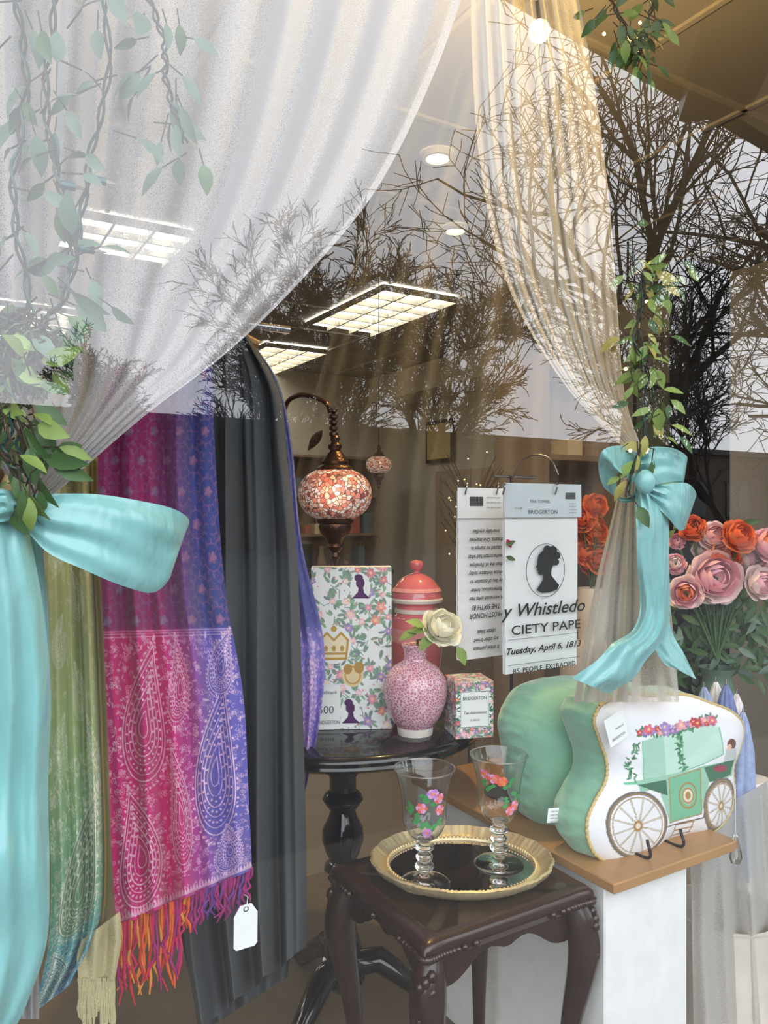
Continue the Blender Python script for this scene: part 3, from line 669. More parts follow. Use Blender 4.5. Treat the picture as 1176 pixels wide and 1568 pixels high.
# ================= CARVED TABLE =================
z1=1.5-.635; tc2=SN(.80,1.08,0); B=Matrix.Translation(tc2)@RZ; hx,hy=.176,.155
mb=MB(); m_lea=pm('table_inlay',(.04,.024,.014),.14,coat=.5,var=.3)
def sup(hx,hy,z,k=0,n=96,sc=0):
    out=[]
    for i in range(n):
        t=2*pi*i/n; c,s_=math.cos(t),math.sin(t); e=.22
        x=hx*math.copysign(abs(c)**e,c); y=hy*math.copysign(abs(s_)**e,s_)
        w=1+sc*math.cos(t*4)*1-sc*.3*math.cos(t*8)
        out.append((x*w,y*w,z))
    return out
rings=[sup(.001,.001,z1),sup(hx*.8,hy*.8,z1),sup(hx*.82,hy*.82,z1+.002,sc=-.02),sup(hx*.96,hy*.96,z1+.003,sc=-.03),sup(hx,hy,z1-.004,sc=-.035),sup(hx*1.01,hy*1.01,z1-.012,sc=-.035),sup(hx*.97,hy*.97,z1-.02,sc=-.035),sup(hx*.99,hy*.99,z1-.026,sc=-.035),sup(hx*.9,hy*.9,z1-.032)]
mb.grid(rings[:3],m_lea,wrap=True,M=B); mb.grid(rings[2:],m_darkwood,wrap=True,M=B)
for k,p in enumerate(sup(hx*1.0,hy*1.0,z1-.019,n=110,sc=-.035)):
    q=B@Vector(p); mb.ball(q,(.0065,.0065,.006),m_darkwood,6,4)
for sx_,ax in ((1,'x'),(-1,'x'),(1,'y'),(-1,'y')):
    L_=hx if ax=='x' else hy; O=(hy if ax=='x' else hx)*.84*sx_
    nn=24; P=np.zeros((2,nn,3)); 
    for th in (0,.014):
        for j in range(nn):
            q=-1+2*j/(nn-1); zb=z1-.085+.04*math.exp(-(abs(q)/.55)**4)-.012*math.exp(-(q/.16)**2)
            for i,zz_ in enumerate((z1-.03,zb)):
                P[i,j]=(q*L_*.84,O-th*sx_,zz_) if ax=='x' else (O-th*sx_,q*L_*.84,zz_)
        mb.grid(P.copy(),m_darkwood,M=B)
for sx_ in (-1,1):
    for sy_ in (-1,1):
        dx=Vector((sx_,sy_,0)).normalized(); o=Vector((sx_*hx*.80,sy_*hy*.78,0))
        zs=[z1-.03,z1-.06,z1-.10,z1-.15,z1-.22,z1-.30,z1-.38,.42,.395,.383]; of=[.008,.02,.026,.02,.006,-.004,-.004,.01,.022,.026]; rr=[.022,.027,.028,.024,.018,.014,.012,.014,.02,.018]
        mb.tube([B@(o+dx*f_+Vector((0,0,z_))) for z_,f_ in zip(cat([(q,) for q in zs],40)[:,0],cat([(q,) for q in of],40)[:,0])],list(cat([(q,) for q in rr],40)[:,0]),m_darkwood,8)
        for k in range(9):
            mb.ball(B@(o+dx*(.040+.005*math.sin(k))+Vector((sy_*.006*(k%3-1),-sx_*.006*(k%3-1),z1-.042-.008*k))),(.008,.008,.009),m_darkwood,8,5)
mb.obj('carved_side_table',ang=55)
# ================= TRAY & GOBLETS =================
ty=z1+.004; tcn=Vector((.137,1.362,ty)); mb=MB(); TT=Matrix.Translation(tcn)
mb.lathe([(0,.006),(.128,.006)],m_mirror,TT,96,1,.82)
mb.lathe([(.126,.004),(.128,.010),(.133,.011),(.137,.008),(.142,.012),(.150,.019),(.156,.024),(.160,.022),(.158,.017),(.150,.008),(.140,.001),(.11,.0),(0,0)],m_gold,TT,240,1,.82,scal=lambda th,i:(.016*np.abs(np.sin(th*10))+.006*np.sin(th*70) if 4<=i<=9 else 0))
for i in range(110):
    a=2*pi*i/110; mb.ball(tcn+Vector((math.cos(a)*.1305,math.sin(a)*.1305*.82,.011)),.0028,m_gold,6,4)
mb.obj('gilt_oval_tray')
def goblet(name,u,v,seed,flip):
    p=H3(u,v,tcn.z+.0065); p.z=tcn.z+.0065; T=Matrix.Translation(p); mb=MB()
    out=[(0,0),(.040,0),(.042,.002),(.037,.005),(.018,.010),(.010,.015),(.008,.019),(.015,.025),(.016,.031),(.009,.036),(.014,.041),(.014,.047),(.008,.052),(.015,.058),(.016,.063),(.009,.069),(.013,.074),(.022,.080),(.031,.091),(.036,.106),(.037,.126),(.039,.146),(.044,.170),(.051,.194)]
    o2=cat(out,110); ks=[q for q in o2.tolist() if q[1]<=.077]; kb=[q for q in o2.tolist() if q[1]>.075]
    mb.lathe([tuple(q) for q in ks]+[(.013,.0785),(0,.080)],m_glass,T,40)
    mb.lathe([(0,.0805),(.009,.0805)]+[tuple(q) for q in kb[2:]],m_thin,T,56)
    mb.tube([T@Vector((.051*math.cos(a),.051*math.sin(a),.194)) for a in np.linspace(0,2*pi,49)],.0012,m_glass,6,cap=False)
    rng=random.Random(seed)
    cols=[pm(name+'_decal%d'%i,c,.5) for i,c in enumerate([lin(232,96,84),lin(222,165,210),lin(70,150,85),lin(236,140,90),lin(190,130,215)])]
    def on(a,z,e=.0006):
        r_=np.interp(z,[q[1] for q in out[16:]],[q[0] for q in out[16:]])+e
        return p+Vector((math.cos(a)*r_,math.sin(a)*r_,z))
    spots=[(-1.0,.155,1),(-1.3,.165,4),(-1.6,.156,2),(-2.3,.142,2),(-2.1,.130,2),(-1.9,.120,2),(-1.3,.108,2),(-1.5,.098,4),(-1.0,.112,2),(-1.75,.140,1),(-1.2,.145,2),(-1.6,.112,2),(-.9,.135,0)] if not flip else [(-1.9,.164,0),(-2.3,.170,0),(-1.6,.160,3),(-1.3,.155,2),(-2.4,.155,2),(-2.1,.15,2),(-.9,.114,0),(-1.15,.106,1),(-1.35,.122,2),(-.65,.122,2),(-1.0,.13,2)]
    for a,z,k in spots:
        if k in (2,):
            for j in range(4):
                a2=a+rng.uniform(-.16,.16); z2=z+rng.uniform(-.008,.008); w=.14; hh=.0042
                mb.add([on(a2-w,z2),on(a2,z2-hh),on(a2+w,z2+.001),on(a2,z2+hh)],[(0,1,2,3)],cols[2])
        else:
            for j in range(6):
                b=2*pi*j/6; a2=a+math.cos(b)*.14; z2=z+math.sin(b)*.0052
                pts=[on(a2+math.cos(q)*.115,z2+math.sin(q)*.0043,.0006+.00005*j) for q in np.linspace(0,2*pi,8,endpoint=False)]
                mb.poly(pts,cols[k] if j%2 else cols[(k+1)%2])
            mb.poly([on(a+math.cos(q)*.07,z+math.sin(q)*.0027,.0012) for q in np.linspace(0,2*pi,8,endpoint=False)],cols[3])
    mb.obj(name,ang=70)
goblet('etched_glass_goblet',650,1352,1,False)
goblet('etched_glass_goblet.001',764,1322,2,True)
# ================= LAMP =================
def lampbody(mb,c,k,mm,n=40):
    T=Matrix.Translation(c)@Matrix.Scale(k,4)
    g=[(.024*1.0,-.052)]+[(.075*math.cos(a)**.75 if math.cos(a)>0 else 0,.053*math.sin(a)) for a in np.linspace(-1.25,1.25,24)]+[(.024,.052)]
    mb.lathe(g,mm,T,48)
    mb.lathe([(.034,.048),(.037,.052),(.034,.057),(.026,.060),(.028,.066),(.020,.078),(.011,.09),(.014,.094),(.014,.1),(.008,.106),(.010,.115),(.006,.12)],m_brass,T,24)
    mb.lathe([(.034,-.048),(.038,-.052),(.036,-.058),(.032,-.06),(.034,-.066),(.030,-.076),(.019,-.09),(.014,-.1),(.017,-.106),(.013,-.112),(.008,-.118),(.010,-.126),(.006,-.134),(.002,-.142),(0,-.143)],m_brass,T,24)
LC=D3(513,757,1.56); mb=MB(); lampbody(mb,LC,1,m_mosaic)
arc=[D3(440,1000,1.66),D3(432,850,1.66),D3(428,700,1.64),D3(436,626,1.62),D3(455,606,1.60),D3(480,608,1.58),D3(500,618,1.56),D3(506,632,1.56)]
mb.tube([tuple(p) for p in cat([tuple(p) for p in arc],50)],.005,m_brass,8)
for k in range(5):
    p=Vector((LC.x-.003,LC.y,LC.z+.122+k*.012)); mb.lathe([(.004,-.006),(.009,-.003),(.009,.003),(.004,.006)],m_brass,Matrix.Translation(p),10)
b0=Vector((D3(440,1000,1.66).x,1.66,TZ)); mb.lathe([(0,0),(.06,0),(.06,.008),(.03,.02),(.012,.035),(.008,.06),(.005,.2)],m_brass,Matrix.Translation(b0),28)
lp=D3(494,668,1.54); mb.leaf(lp+Vector((.0,0,.012)),(-.6,0,-.8),(0,-1,.2),.05,.02,m_brass,.1)
mb.obj('mosaic_table_lamp')
light('POINT','mosaic_lamp_light',LC+Vector((.0,-.1,.0)),.3,(1,.6,.35),.05)
for i,(u,v,d,k) in enumerate(((580,712,3.6,.8),)):
    c=D3(u,v,d); mb=MB(); lampbody(mb,c,k,m_mosaic); mb.tube([c+Vector((0,0,.11*k)),Vector((c.x,c.y,3.0))],.002,m_black,5); mb.obj('mosaic_pendant_lamp')
# ================= PUZZLE BOX =================
def floral(cv,rng,u0,v0,u1,v1,n,s=1,fr_=.8,gap=13,soft=0.0):
    mix=lambda c:tuple(x*(1-soft)+.8*soft for x in c)
    G=[mix(c) for c in (lin(60,130,90),lin(100,160,105),lin(40,100,100),lin(70,120,80))]; FL=[mix(c) for c in (lin(225,130,160),lin(235,130,110),lin(150,110,185),lin(240,185,200),lin(245,215,215),lin(215,90,110))]
    pts=[]
    tries=0
    while len(pts)<n and tries<6000:
        tries+=1; x=rng.uniform(u0,u1);y=rng.uniform(v0,v1)
        if all((x-a)**2+(y-b)**2>(gap*s)**2 for a,b in pts): pts.append((x,y))
    for x,y in pts:
        a0=rng.uniform(0,6.3)
        cv.line([(x,y),(x+14*s*math.cos(a0),y+14*s*math.sin(a0)),(x+22*s*math.cos(a0+.5),y+22*s*math.sin(a0+.5))],1.1*s,G[0])
        for k in range(8): 
            a=a0+rng.uniform(-2.8,2.8); cv.leaf(x+4*s*math.cos(a),y+4*s*math.sin(a),rng.uniform(7,13)*s,3.8*s,a,rng.choice(G))
    for x,y in pts:
        if rng.random()<fr_: cv.flower(x,y,rng.uniform(4.5,8)*s,rng.choice(FL),rot=rng.uniform(0,2))
    for _ in range(n*2): cv.ell(rng.uniform(u0,u1),rng.uniform(v0,v1),1.3*s,1.3*s,rng.choice(FL))
rg=random.Random(9)
cv=Canvas(0,0,128,252,2,(.82,.84,.84)); floral(cv,rg,0,0,128,252,62,1.12,.75,17,.22)
def crown(cv,x,y,s,col):
    cv.poly([(x-14*s,y-8*s),(x-7*s,y-15*s),(x,y-6*s),(x+7*s,y-15*s),(x+14*s,y-8*s),(x+12*s,y+10*s),(x-12*s,y+10*s)],lin(235,215,160),.7)
    cv.line([(x-14*s,y-8*s),(x-12*s,y+10*s),(x+12*s,y+10*s),(x+14*s,y-8*s)],2.2*s,col); cv.line([(x-14*s,y-8*s),(x-7*s,y-15*s),(x,y-8*s),(x+7*s,y-15*s),(x+14*s,y-8*s)],2.2*s,col)
    cv.line([(x-12*s,y+5*s),(x+12*s,y+5*s)],2*s,col); cv.ell(x,y-19*s,3*s,3*s,col)
    for k in (-8,0,8): cv.ell(x+k*s,y,2*s,3*s,col)
cv.ell(36,120,28,30,(.82,.84,.84)); crown(cv,36,126,1.6,lin(190,150,70))
def cameo(cv,x,y,s,col):
    cv.ell(x,y-8*s,5*s,6*s,col); cv.poly([(x-2*s,y-4*s),(x+3*s,y-4*s),(x+4*s,y+2*s),(x+11*s,y+9*s),(x-10*s,y+9*s),(x-3*s,y+2*s)],col); cv.ell(x-2*s,y-14*s,5*s,4*s,col)
for x,y in ((78,34),(62,228)): cv.ell(x,y-2,16,23,(.82,.84,.84)); cameo(cv,x,y+2,1.4,lin(80,36,90))
cv.ell(66,168,17,18,lin(225,205,160)); cv.ell(66,168,12,13,lin(190,150,80),ring=2.5); cv.ell(76,156,8,9,lin(180,140,75)); cv.ell(58,158,7,8,lin(180,140,75))
cv.poly([(0,182),(46,182),(46,252),(0,252)],(.82,.84,.83))
mb=MB(); 
pb=Vector((-.150,1.585,TZ+.001)); w_,h_=.166,.335
R=Matrix.Rotation(math.radians(3),4,'Z'); Bm=Matrix.Translation(pb)@R
aa=np.linspace(0,1,240);tt=np.linspace(0,1,470); A2,T2=np.meshgrid(aa,tt)
Pg=np.stack([A2*w_,0*A2,h_*(1-T2)],-1); mb.grid(Pg,m_paper,cols=cv.samp(A2*127.9,T2*251.9),M=Bm)
mb.box(Bm@Vector((w_/2,.026,h_/2)),(w_-.0005,.05,h_-.0005),m_card,R)
m_gry=pm('grey_ink',(.12,.14,.15),.6)
Bt=basis(Bm@Vector((.012,-.0012,.012)),R@Vector((1,0,0)),(0,0,1))
text_to(mb,'BRIDGERTON',.0105,m_gry,Bt,align='LEFT',sx=.72); text_to(mb,'500',.022,m_gry,Bt@Matrix.Translation((0.002,.022,0)),align='LEFT')
text_to(mb,'Hallmark',.010,m_gry,Bt@Matrix.Translation((.004,.062,0)),align='LEFT',shear=.3)
mb.obj('floral_puzzle_box',smooth=False)
# ================= JARS =================
j=Vector((.074,1.745,TZ)); T=Matrix.Translation(j)
mb=MB()
mb.lathe(cat([(0,0),(.036,0),(.038,.01),(.045,.05),(.055,.11),(.060,.16)],40).tolist(),m_coral,T,48)
mb.lathe([(.0602,.16),(.0605,.175),(.0602,.19)],m_coral2,T,48)
mb.lathe(cat([(.060,.19),(.054,.212),(.047,.222)],20).tolist(),m_coral,T,48)
mb.lathe([(.047,.222),(.050,.224),(.050,.232),(.046,.233)],m_cream,T,48); mb.lathe([(.046,.233),(.046,.246)],m_coral,T,48)
mb.lathe([(.046,.246),(.058,.247),(.060,.253),(.058,.257)],m_cream,T,48)
mb.lathe(cat([(.058,.257),(.056,.268),(.048,.285),(.034,.300),(.018,.309),(.009,.312),(.007,.316),(.013,.322),(.016,.330),(.013,.338),(.0,.342)],50).tolist(),m_coral,T,48)
mb.lathe([(.0555,.270),(.0575,.272),(.0525,.280)],m_coral2,T,48)
mb.obj('coral_ginger_jar')
vp=Vector((.0635,1.565,TZ)); T=Matrix.Translation(vp); mb=MB()
mb.lathe([(0,0),(.035,0),(.036,.004),(.037,.016)],m_cream,T,48)
mb.lathe(cat([(.037,.016),(.050,.035),(.062,.065),(.065,.090),(.060,.115),(.045,.135),(.030,.145),(.024,.150),(.0225,.158),(.024,.17),(.0285,.180),(.026,.182),(.020,.175),(.018,.15)],90).tolist(),m_crackle,T,56)
mb.obj('pink_bud_vase')
def rose(mb,c,R_,mats,axis,rng,layers=5):
    A=Vector(axis).normalized(); X=A.orthogonal().normalized(); Y=A.cross(X); c=Vector(c)
    for L_ in range(layers):
        f=(L_+1)/layers; n=3+L_; rl=R_*(.22+.78*f); pmx=math.radians(152-80*f*f)
        for k in range(n):
            az0=2*pi*k/n+L_*.9+rng.uniform(-.15,.15); w=2*pi/n*1.45; G=np.zeros((7,7,3)); jit=rng.uniform(.93,1.07)
            for bi in range(7):
                b=bi/6
                for ai in range(7):
                    a=ai/6-.5; ph=.3+(pmx-.3)*b*(1-.18*(2*a)**2)
                    r_=rl*jit*(1+.16*f*b**5+.03*math.sin(a*9+k)*b)
                    az=az0+a*w*(.45+.55*math.sin(pi*min(b*.75+.1,1)))
                    p=c+(X*math.cos(az)+Y*math.sin(az))*(r_*math.sin(ph))-A*(r_*math.cos(ph)*.9)
                    G[bi,ai]=p
            mb.grid(G,mats[min(len(mats)-1,int(f*len(mats)-.01))])
rg=random.Random(12)
mb=MB(); rc=Vector((D3(680,957,1.54))); rose(mb,rc,.040,[m_wpetal],(.35,-.6,.55),rg,5)
mb.tube([vp+Vector((0,0,.1)),vp+Vector((.005,0,.19)),rc-Vector((.01,-.01,.025))],.0025,m_green,6)
for (u,v,a) in ((655,965,(-1,-.1,.1)),(650,960,(-.9,-.3,.5)),(662,975,(-.6,-.5,-.4)),(700,990,(.5,-.2,-.9)),(640,968,(-1,-.2,-.2))):
    mb.leaf(D3(u,v,1.535),a,(0,-.6,.8),.04,.024,m_lgreen)
mb.obj('white_rose_stem')
cv=Canvas(0,0,60,90,3,(.84,.86,.85)); floral(cv,rg,-2,-2,62,14,18,.7,.8,9,.15); floral(cv,rg,-2,74,62,92,20,.7,.8,9,.15); floral(cv,rg,-3,14,4,74,8,.6); floral(cv,rg,56,14,63,74,8,.6)
cv.poly([(7,15),(53,15),(53,73),(7,73)],(.86,.88,.87)); cv.line([(8,16),(52,16),(52,72),(8,72),(8,16)],.8,lin(70,110,100))
cvs=Canvas(0,0,60,90,3,(.80,.83,.82)); floral(cvs,rg,0,0,60,90,36,.8,.8,10,.15)
mb=MB(); R=Matrix.Rotation(math.radians(12),4,'Z'); bw,bh=.078,.112
Bm=Matrix.Translation(Vector((.142,1.52,TZ+.001)))@R
aa=np.linspace(0,1,130);tt=np.linspace(0,1,190);A2,T2=np.meshgrid(aa,tt)
mb.grid(np.stack([A2*bw,0*A2,bh*(1-T2)],-1),m_paper,cols=cv.samp(A2*59.9,T2*89.9),M=Bm)
mb.grid(np.stack([0*A2,(1-A2)*bw,bh*(1-T2)],-1),m_paper,cols=cvs.samp(A2*59.9,T2*89.9),M=Bm)
mb.grid(np.stack([A2*bw,T2*bw,bh+0*A2],-1)[::-1],m_paper,cols=cvs.samp(A2*59.9,T2*89.9),M=Bm)
mb.box(Bm@Vector((bw/2,bw/2,bh/2)),(bw-.001,bw-.001,bh-.001),m_card,R)
Bt=basis(Bm@Vector((bw/2,-.001,bh*.68)),R@Vector((1,0,0)),(0,0,1))
text_to(mb,'BRIDGERTON',.0098,m_ink,Bt,sx=.82); text_to(mb,'Tea Assortment',.0082,m_ink,Bt@Matrix.Translation((0,-.028,0)),shear=.35,sx=.88); text_to(mb,'20 BAGS',.0055,m_gry,Bt@Matrix.Translation((0,-.042,0)))
mb.obj('tea_box',smooth=False)
# ================= TOWELS + STAND =================
sd=Vector((C,S,0)); up=Vector((0,0,1))
def towel(name,c0,c1,vb,n,front):
    mb=MB(); ul,vt=c0; ur,vtr=c1
    pl=N3(ul,vt,n); pr=N3(ur,vtr,n); bl=N3(ul-6,vb,n-.01)
    W_=(pr-pl).length; Hh=pl.z-bl.z
    a=np.linspace(0,1,40)[None,:];t=np.linspace(0,1,80)[:,None]
    P=np.zeros((80,40,3)); off=.0025*np.sin(a*5+t*3)*t
    for i in range(3): P[...,i]=pl[i]+(sd[i]*W_*a)+ (np.array([0,0,-1])[i]*Hh*t) 
    P[...,0]+=-S*off; P[...,1]+=C*off
    P2=P.copy(); mb.grid(P,m_cloth_w); P2[...,0]-=S*.006;P2[...,1]+=C*.006; mb.grid(P2,m_cloth_w)
    fwd=Vector((S,-C,0))
    def at(x,y,e=.0045): return basis(pl+sd*(W_*x)-up*(Hh*y)+fwd*e,sd,up)
    return mb,at,W_,Hh,fwd
mb,at,W_,Hh,fwd=towel('t',(773,745),(884,752),1036,1.20,True)
m_hd=pm('card_header',lin(205,215,222),.5)
mb.add([at(-.03,-.02,.005).translation,at(1.03,-.02,.005).translation,at(1.03,.165,.006).translation,at(-.03,.165,.006).translation],[(0,3,2,1)],m_hd)
text_to(mb,'TEA TOWEL',.0085,m_gry,at(.44,.085,.007),sx=1.2); text_to(mb,'BRIDGERTON',.0115,m_gry,at(.48,.145,.007),sx=1.15); 
for i in range(12): mb.box(at(.80+.012*i,.045,.007).translation,(.0012,.0004,.014),m_ink,RZ)
for i in range(4): text_to(mb,'xx xxxx xx',.004,m_gry,at(.9,.09+.017*i,.007))
text_to(mb,'13" x 28"',.006,m_gry,at(.15,.12,.007))
E=at(.52,.455,.006); oval=[E@Vector((.053*math.cos(a),.055*math.sin(a),0)) for a in np.linspace(0,2*pi,49)]
mb.tube(oval,.0006,m_ink,4,cap=False)
KX,KY=1.85,1.42
sil=[(-.004,.031),(.004,.034),(.011,.031),(.016,.024),(.017,.016),(.014,.010),(.010,.006),(.008,-.002),(.008,-.008),(.014,-.016),(.020,-.024),(.017,-.031),(.006,-.034),(-.006,-.034),(-.014,-.029),(-.009,-.022),(-.004,-.013),(-.004,-.006),(-.009,-.006),(-.012,-.004),(-.011,-.0005),(-.013,.001),(-.0125,.004),(-.015,.006),(-.0125,.010),(-.0125,.016),(-.011,.024)]
mb.poly([E@Vector((x*KX,y*.95*KY,.0006)) for x,y in sil],m_ink)
for x,y,r_ in ((.010,.030,.007),(.016,.022,.006),(.002,.032,.006),(.015,.012,.005)): mb.poly([E@Vector((KX*(x+r_*math.cos(a)),KY*(y*.95+r_*math.sin(a)),.0009)) for a in np.linspace(0,2*pi,12,endpoint=False)],m_ink)
text_to(mb,'y Whistledo',.0375,m_ink,at(.5,.695,.0075),shear=.3,bold=.0004,sx=1.22)
text_to(mb,'CIETY PAPE',.0265,m_ink,at(.53,.790,.0075),sx=1.42,bold=.0002)
text_to(mb,'Tuesday, April 6, 1813',.0180,m_ink,at(.49,.892,.0075),shear=.3,bold=.0004,sx=1.26)
text_to(mb,'RS. PEOPLE. EXTRAORD',.0135,m_ink,at(.5,.995,.0085),sx=1.2,bold=.0002)
mb.box(at(.5,.815,.007).translation,(W_*.98,.0003,.0008),m_ink,RZ); mb.box(at(.5,.95,.008).translation,(W_*.98,.0003,.0008),m_ink,RZ)
for v_ in (.31,.37): mb.leaf(at(-.02,v_,.008).translation,(1,0,.4*(-1 if v_>.33 else 1)),(0,-1,0),.022,.010,m_green)
mb.leaf(at(-.01,.28,.008).translation,(.6,0,-1),(0,-1,0),.02,.012,fr[0])
mb.obj('printed_tea_towel',smooth=True)
mb,at,W_,Hh,fwd=towel('t',(702,752),(773,758),1014,1.30,False)
mb.add([at(-.05,-.02,.005).translation,at(1.05,-.02,.005).translation,at(1.05,.16,.006).translation,at(-.05,.16,.006).translation],[(0,3,2,1)],m_card)
for i in range(16): mb.box(at(.2+.018*i,.06,.007).translation,(.0014,.0004,.02),m_ink,RZ)
for i in range(3): text_to(mb,'care text xx xxx',.0055,m_gry,at(.7,.04+.03*i,.007))
lines=['invariably signifies','dreams. One imagines','caused no stamps in','Featherington had what','than she of. Penelope','whose invitation today','by lieu of occasion to','fomentatious, higher','A womanish sight Her','THE SIXTH RI','FROST HONOR','','obtain bleak','any other breed','It unites permaca']
for i,l in enumerate(lines): text_to(mb,l,.0120 if i not in (9,10) else .015,m_ink,at(.55,.24+.05*i,.0075)@Matrix.Rotation(pi,4,'Z')@Matrix.Translation((0,-.004,0)),shear=.25,sx=.84,bold=.0002)
mb.obj('printed_tea_towel.001')
mb=MB()
base=D3(783,1040,1.70); rx,ry=base.x,base.y; BZ=1.5-.62
mb.lathe([(0,0),(.06,0),(.06,.004),(.01,.008),(.004,.02),(.004,.05)],m_black,Matrix.Translation((rx,ry,BZ)),28)
topz=D3(783,730,1.70).z
mb.tube([Vector((rx,ry,BZ)),Vector((rx,ry,topz))],.0035,m_black,8)
mb.tube([Vector((rx,ry,topz))-sd*.05,Vector((rx,ry,topz)),Vector((rx,ry,topz))+sd*.07],.003,m_steel,8)
hk=cat([tuple(Vector((rx,ry,topz))+sd*x+up*z-Vector((-S,C,0))*n_) for x,z,n_ in ((.0,-.01,.0),(.0,.03,.03),(.015,.045,.06),(.03,.035,.09),(.035,.0,.11))],24)
mb.tube([Vector(p) for p in hk],.002,m_steel,6)
for u,n_ in ((770,1.19),(850,1.19),(712,1.29),(760,1.29)):
    p=N3(u,748,n_); mb.tube([Vector(q) for q in cat([tuple(p+Vector((0,0,-.012))),tuple(p+Vector((S*.006,-C*.006,.003))),tuple(p+sd*.006+up*.012),tuple(p+sd*.012+up*.004-Vector((S,-C,0))*.015)],14)],.0018,m_steel,6)
mb.obj('wire_towel_stand')
# ================= BOARD / CABINET =================
mb=MB()
mb.box(SN(1.155,1.21,BZ-.009),(.335,.62,.018),m_board,RZ,ch=.002); mb.box(SN(1.105,1.22,(BZ-.018+.38)/2),(.215,.58,BZ-.018-.38),m_white,RZ,ch=.003)
mb.obj('white_display_cabinet',smooth=False)
# ================= PILLOWS =================
def pillow(name,outline,c,n0,th,face,canvas,fb=.02,gus=.09,cord=True,na=560,nr=110,gs=1.03):
    O=cat(outline+[outline[0]],na+1)[:-1]; mb=MB()
    rho=np.linspace(0.0,1,nr)**.8
    P=[];CO=[]
    cp=np.array(N3(c[0],c[1],n0)); edge=npN(O[:,0],O[:,1],np.full(na,n0))
    nv=np.array([-S,C,0]); th_=np.linspace(0,2*pi,na)
    for r in rho:
        q=cp+(edge-cp)*r-nv*(fb*(1-r**5)**.7)
        q=q-nv*.0022*np.sin(th_*9)[:,None]*r**3*(1-r)*4
        P.append(q); 
        if canvas is not None:
            qq=cp+(edge-cp)*r; uu=qq[:,0]/qq[:,1]*F+588; vv=784-(qq[:,2]-CZ)/qq[:,1]*F
            CO.append(canvas.samp(uu,vv))
    mb.grid(np.array(P),face,cols=(np.array(CO) if canvas is not None else None),wrap=True)
    G=[]
    for k in range(13):
        x=k/12; s_=1+(gs-1)*math.sin(pi*x)*1.0; q=cp+(edge-cp)*s_+nv*gus*x; q=q+nv*.004*(np.sin(th_*23)+.6*np.sin(th_*41+1))[:,None]*math.sin(pi*x); q=q+(edge-cp)*(.008*np.sin(th_*31+x*3)[:,None]*math.sin(pi*x)); G.append(q)
    for k in range(1,16):
        r=1-k/15; G.append(cp+(edge-cp)*r+nv*(gus+.03*(1-r**3)))
    mb.grid(np.array(G),m_velvet,wrap=True)
    if cord:
        e2=[Vector(p) for p in (cp+(edge-cp)*1.005)[::2]]; e2.append(e2[0])
        mb.tube(e2,[.0034+.0010*math.sin(i*2.1) for i in range(len(e2))],m_cord,6,cap=False)
    return mb
k=Canvas(880,1045,1150,1340,2.4,(.82,.82,.86))
GR=lin(118,185,150);DG=lin(60,110,85);MT=lin(190,222,208);GD_=lin(165,130,75);BRN=lin(95,75,65);CRM=lin(225,215,195);GY=lin(90,90,90)
rg=random.Random(21)
k.poly([(968,1130),(1000,1118),(1060,1105),(1088,1110),(1092,1150),(1060,1165),(1010,1182),(970,1188)],MT)
k.poly([(968,1130),(1000,1118),(1004,1184),(970,1188)],lin(165,205,188)); k.line([(968,1130),(970,1188),(1010,1182),(1060,1165),(1092,1150),(1088,1110)],1.6,GR); k.line([(1028,1112),(1030,1175)],1.2,GR)
k.line([(945,1195),(1000,1188),(1060,1170),(1118,1160)],4,GR)
k.poly([(960,1190),(1118,1158),(1112,1185),(1070,1190),(1060,1235),(1010,1255),(992,1200),(965,1208)],lin(150,195,172))
k.poly([(1008,1186),(1056,1172),(1058,1240),(1012,1254)],GR); k.line([(1008,1186),(1056,1172),(1058,1240),(1012,1254),(1008,1186)],1.5,GD_)
k.poly([(960,1196),(1004,1188),(1006,1212),(985,1205)],DG); k.poly([(1062,1170),(1116,1158),(1108,1182),(1070,1192)],DG); k.ell(1088,1172,12,5,lin(150,60,80))
k.ell(1037,1212,13,19,GD_,ring=2); k.ell(1037,1212,9,13,CRM); k.ell(1037,1212,8,11,GD_,ring=2); k.ell(1037,1212,4,6,GD_)
for i in range(3): k.line([(1022,1258+i*9),(1048,1252+i*9)],2,GD_)
k.line([(1022,1256),(1020,1280)],1.5,GD_);k.line([(1048,1250),(1046,1272)],1.5,GD_)
k.line([(1002,1240),(1000,1262),(1062,1246),(1064,1225)],2,BRN)
def wheel(x,y,rx,ry):
    k.ell(x,y,rx,ry,(.80,.80,.84)); k.ell(x,y,rx,ry,lin(110,105,100),ring=5.5); k.ell(x,y,rx*.97,ry*.97,GD_,ring=1.2); k.ell(x,y,rx*.86,ry*.86,GD_,ring=1.4)
    for i in range(12):
        a=2*pi*i/12+.2; k.line([(x+rx*.15*math.cos(a),y+ry*.15*math.sin(a)),(x+rx*.88*math.cos(a),y+ry*.88*math.sin(a))],2.6,lin(150,135,110)); k.line([(x+rx*.15*math.cos(a),y+ry*.15*math.sin(a)),(x+rx*.88*math.cos(a),y+ry*.88*math.sin(a))],1.0,CRM)
    k.ell(x,y,rx*.17,ry*.17,GD_); k.ell(x,y,rx*.09,ry*.09,CRM)
wheel(962,1258,42,50); wheel(1091,1229,27,40)
FL=[lin(214,110,130),lin(170,140,200),lin(228,160,170),lin(200,70,80),lin(150,120,180)]
def vine(pts,n,s=1):
    q=cat(pts,n)
    for i,(x,y) in enumerate(q):
        for _ in range(4): k.leaf(x+rg.uniform(-3,3),y+rg.uniform(-3,3),9*s,3.2*s,rg.uniform(0,6.3),rg.choice([lin(70,130,90),lin(90,150,110),lin(60,110,80)]))
    return q
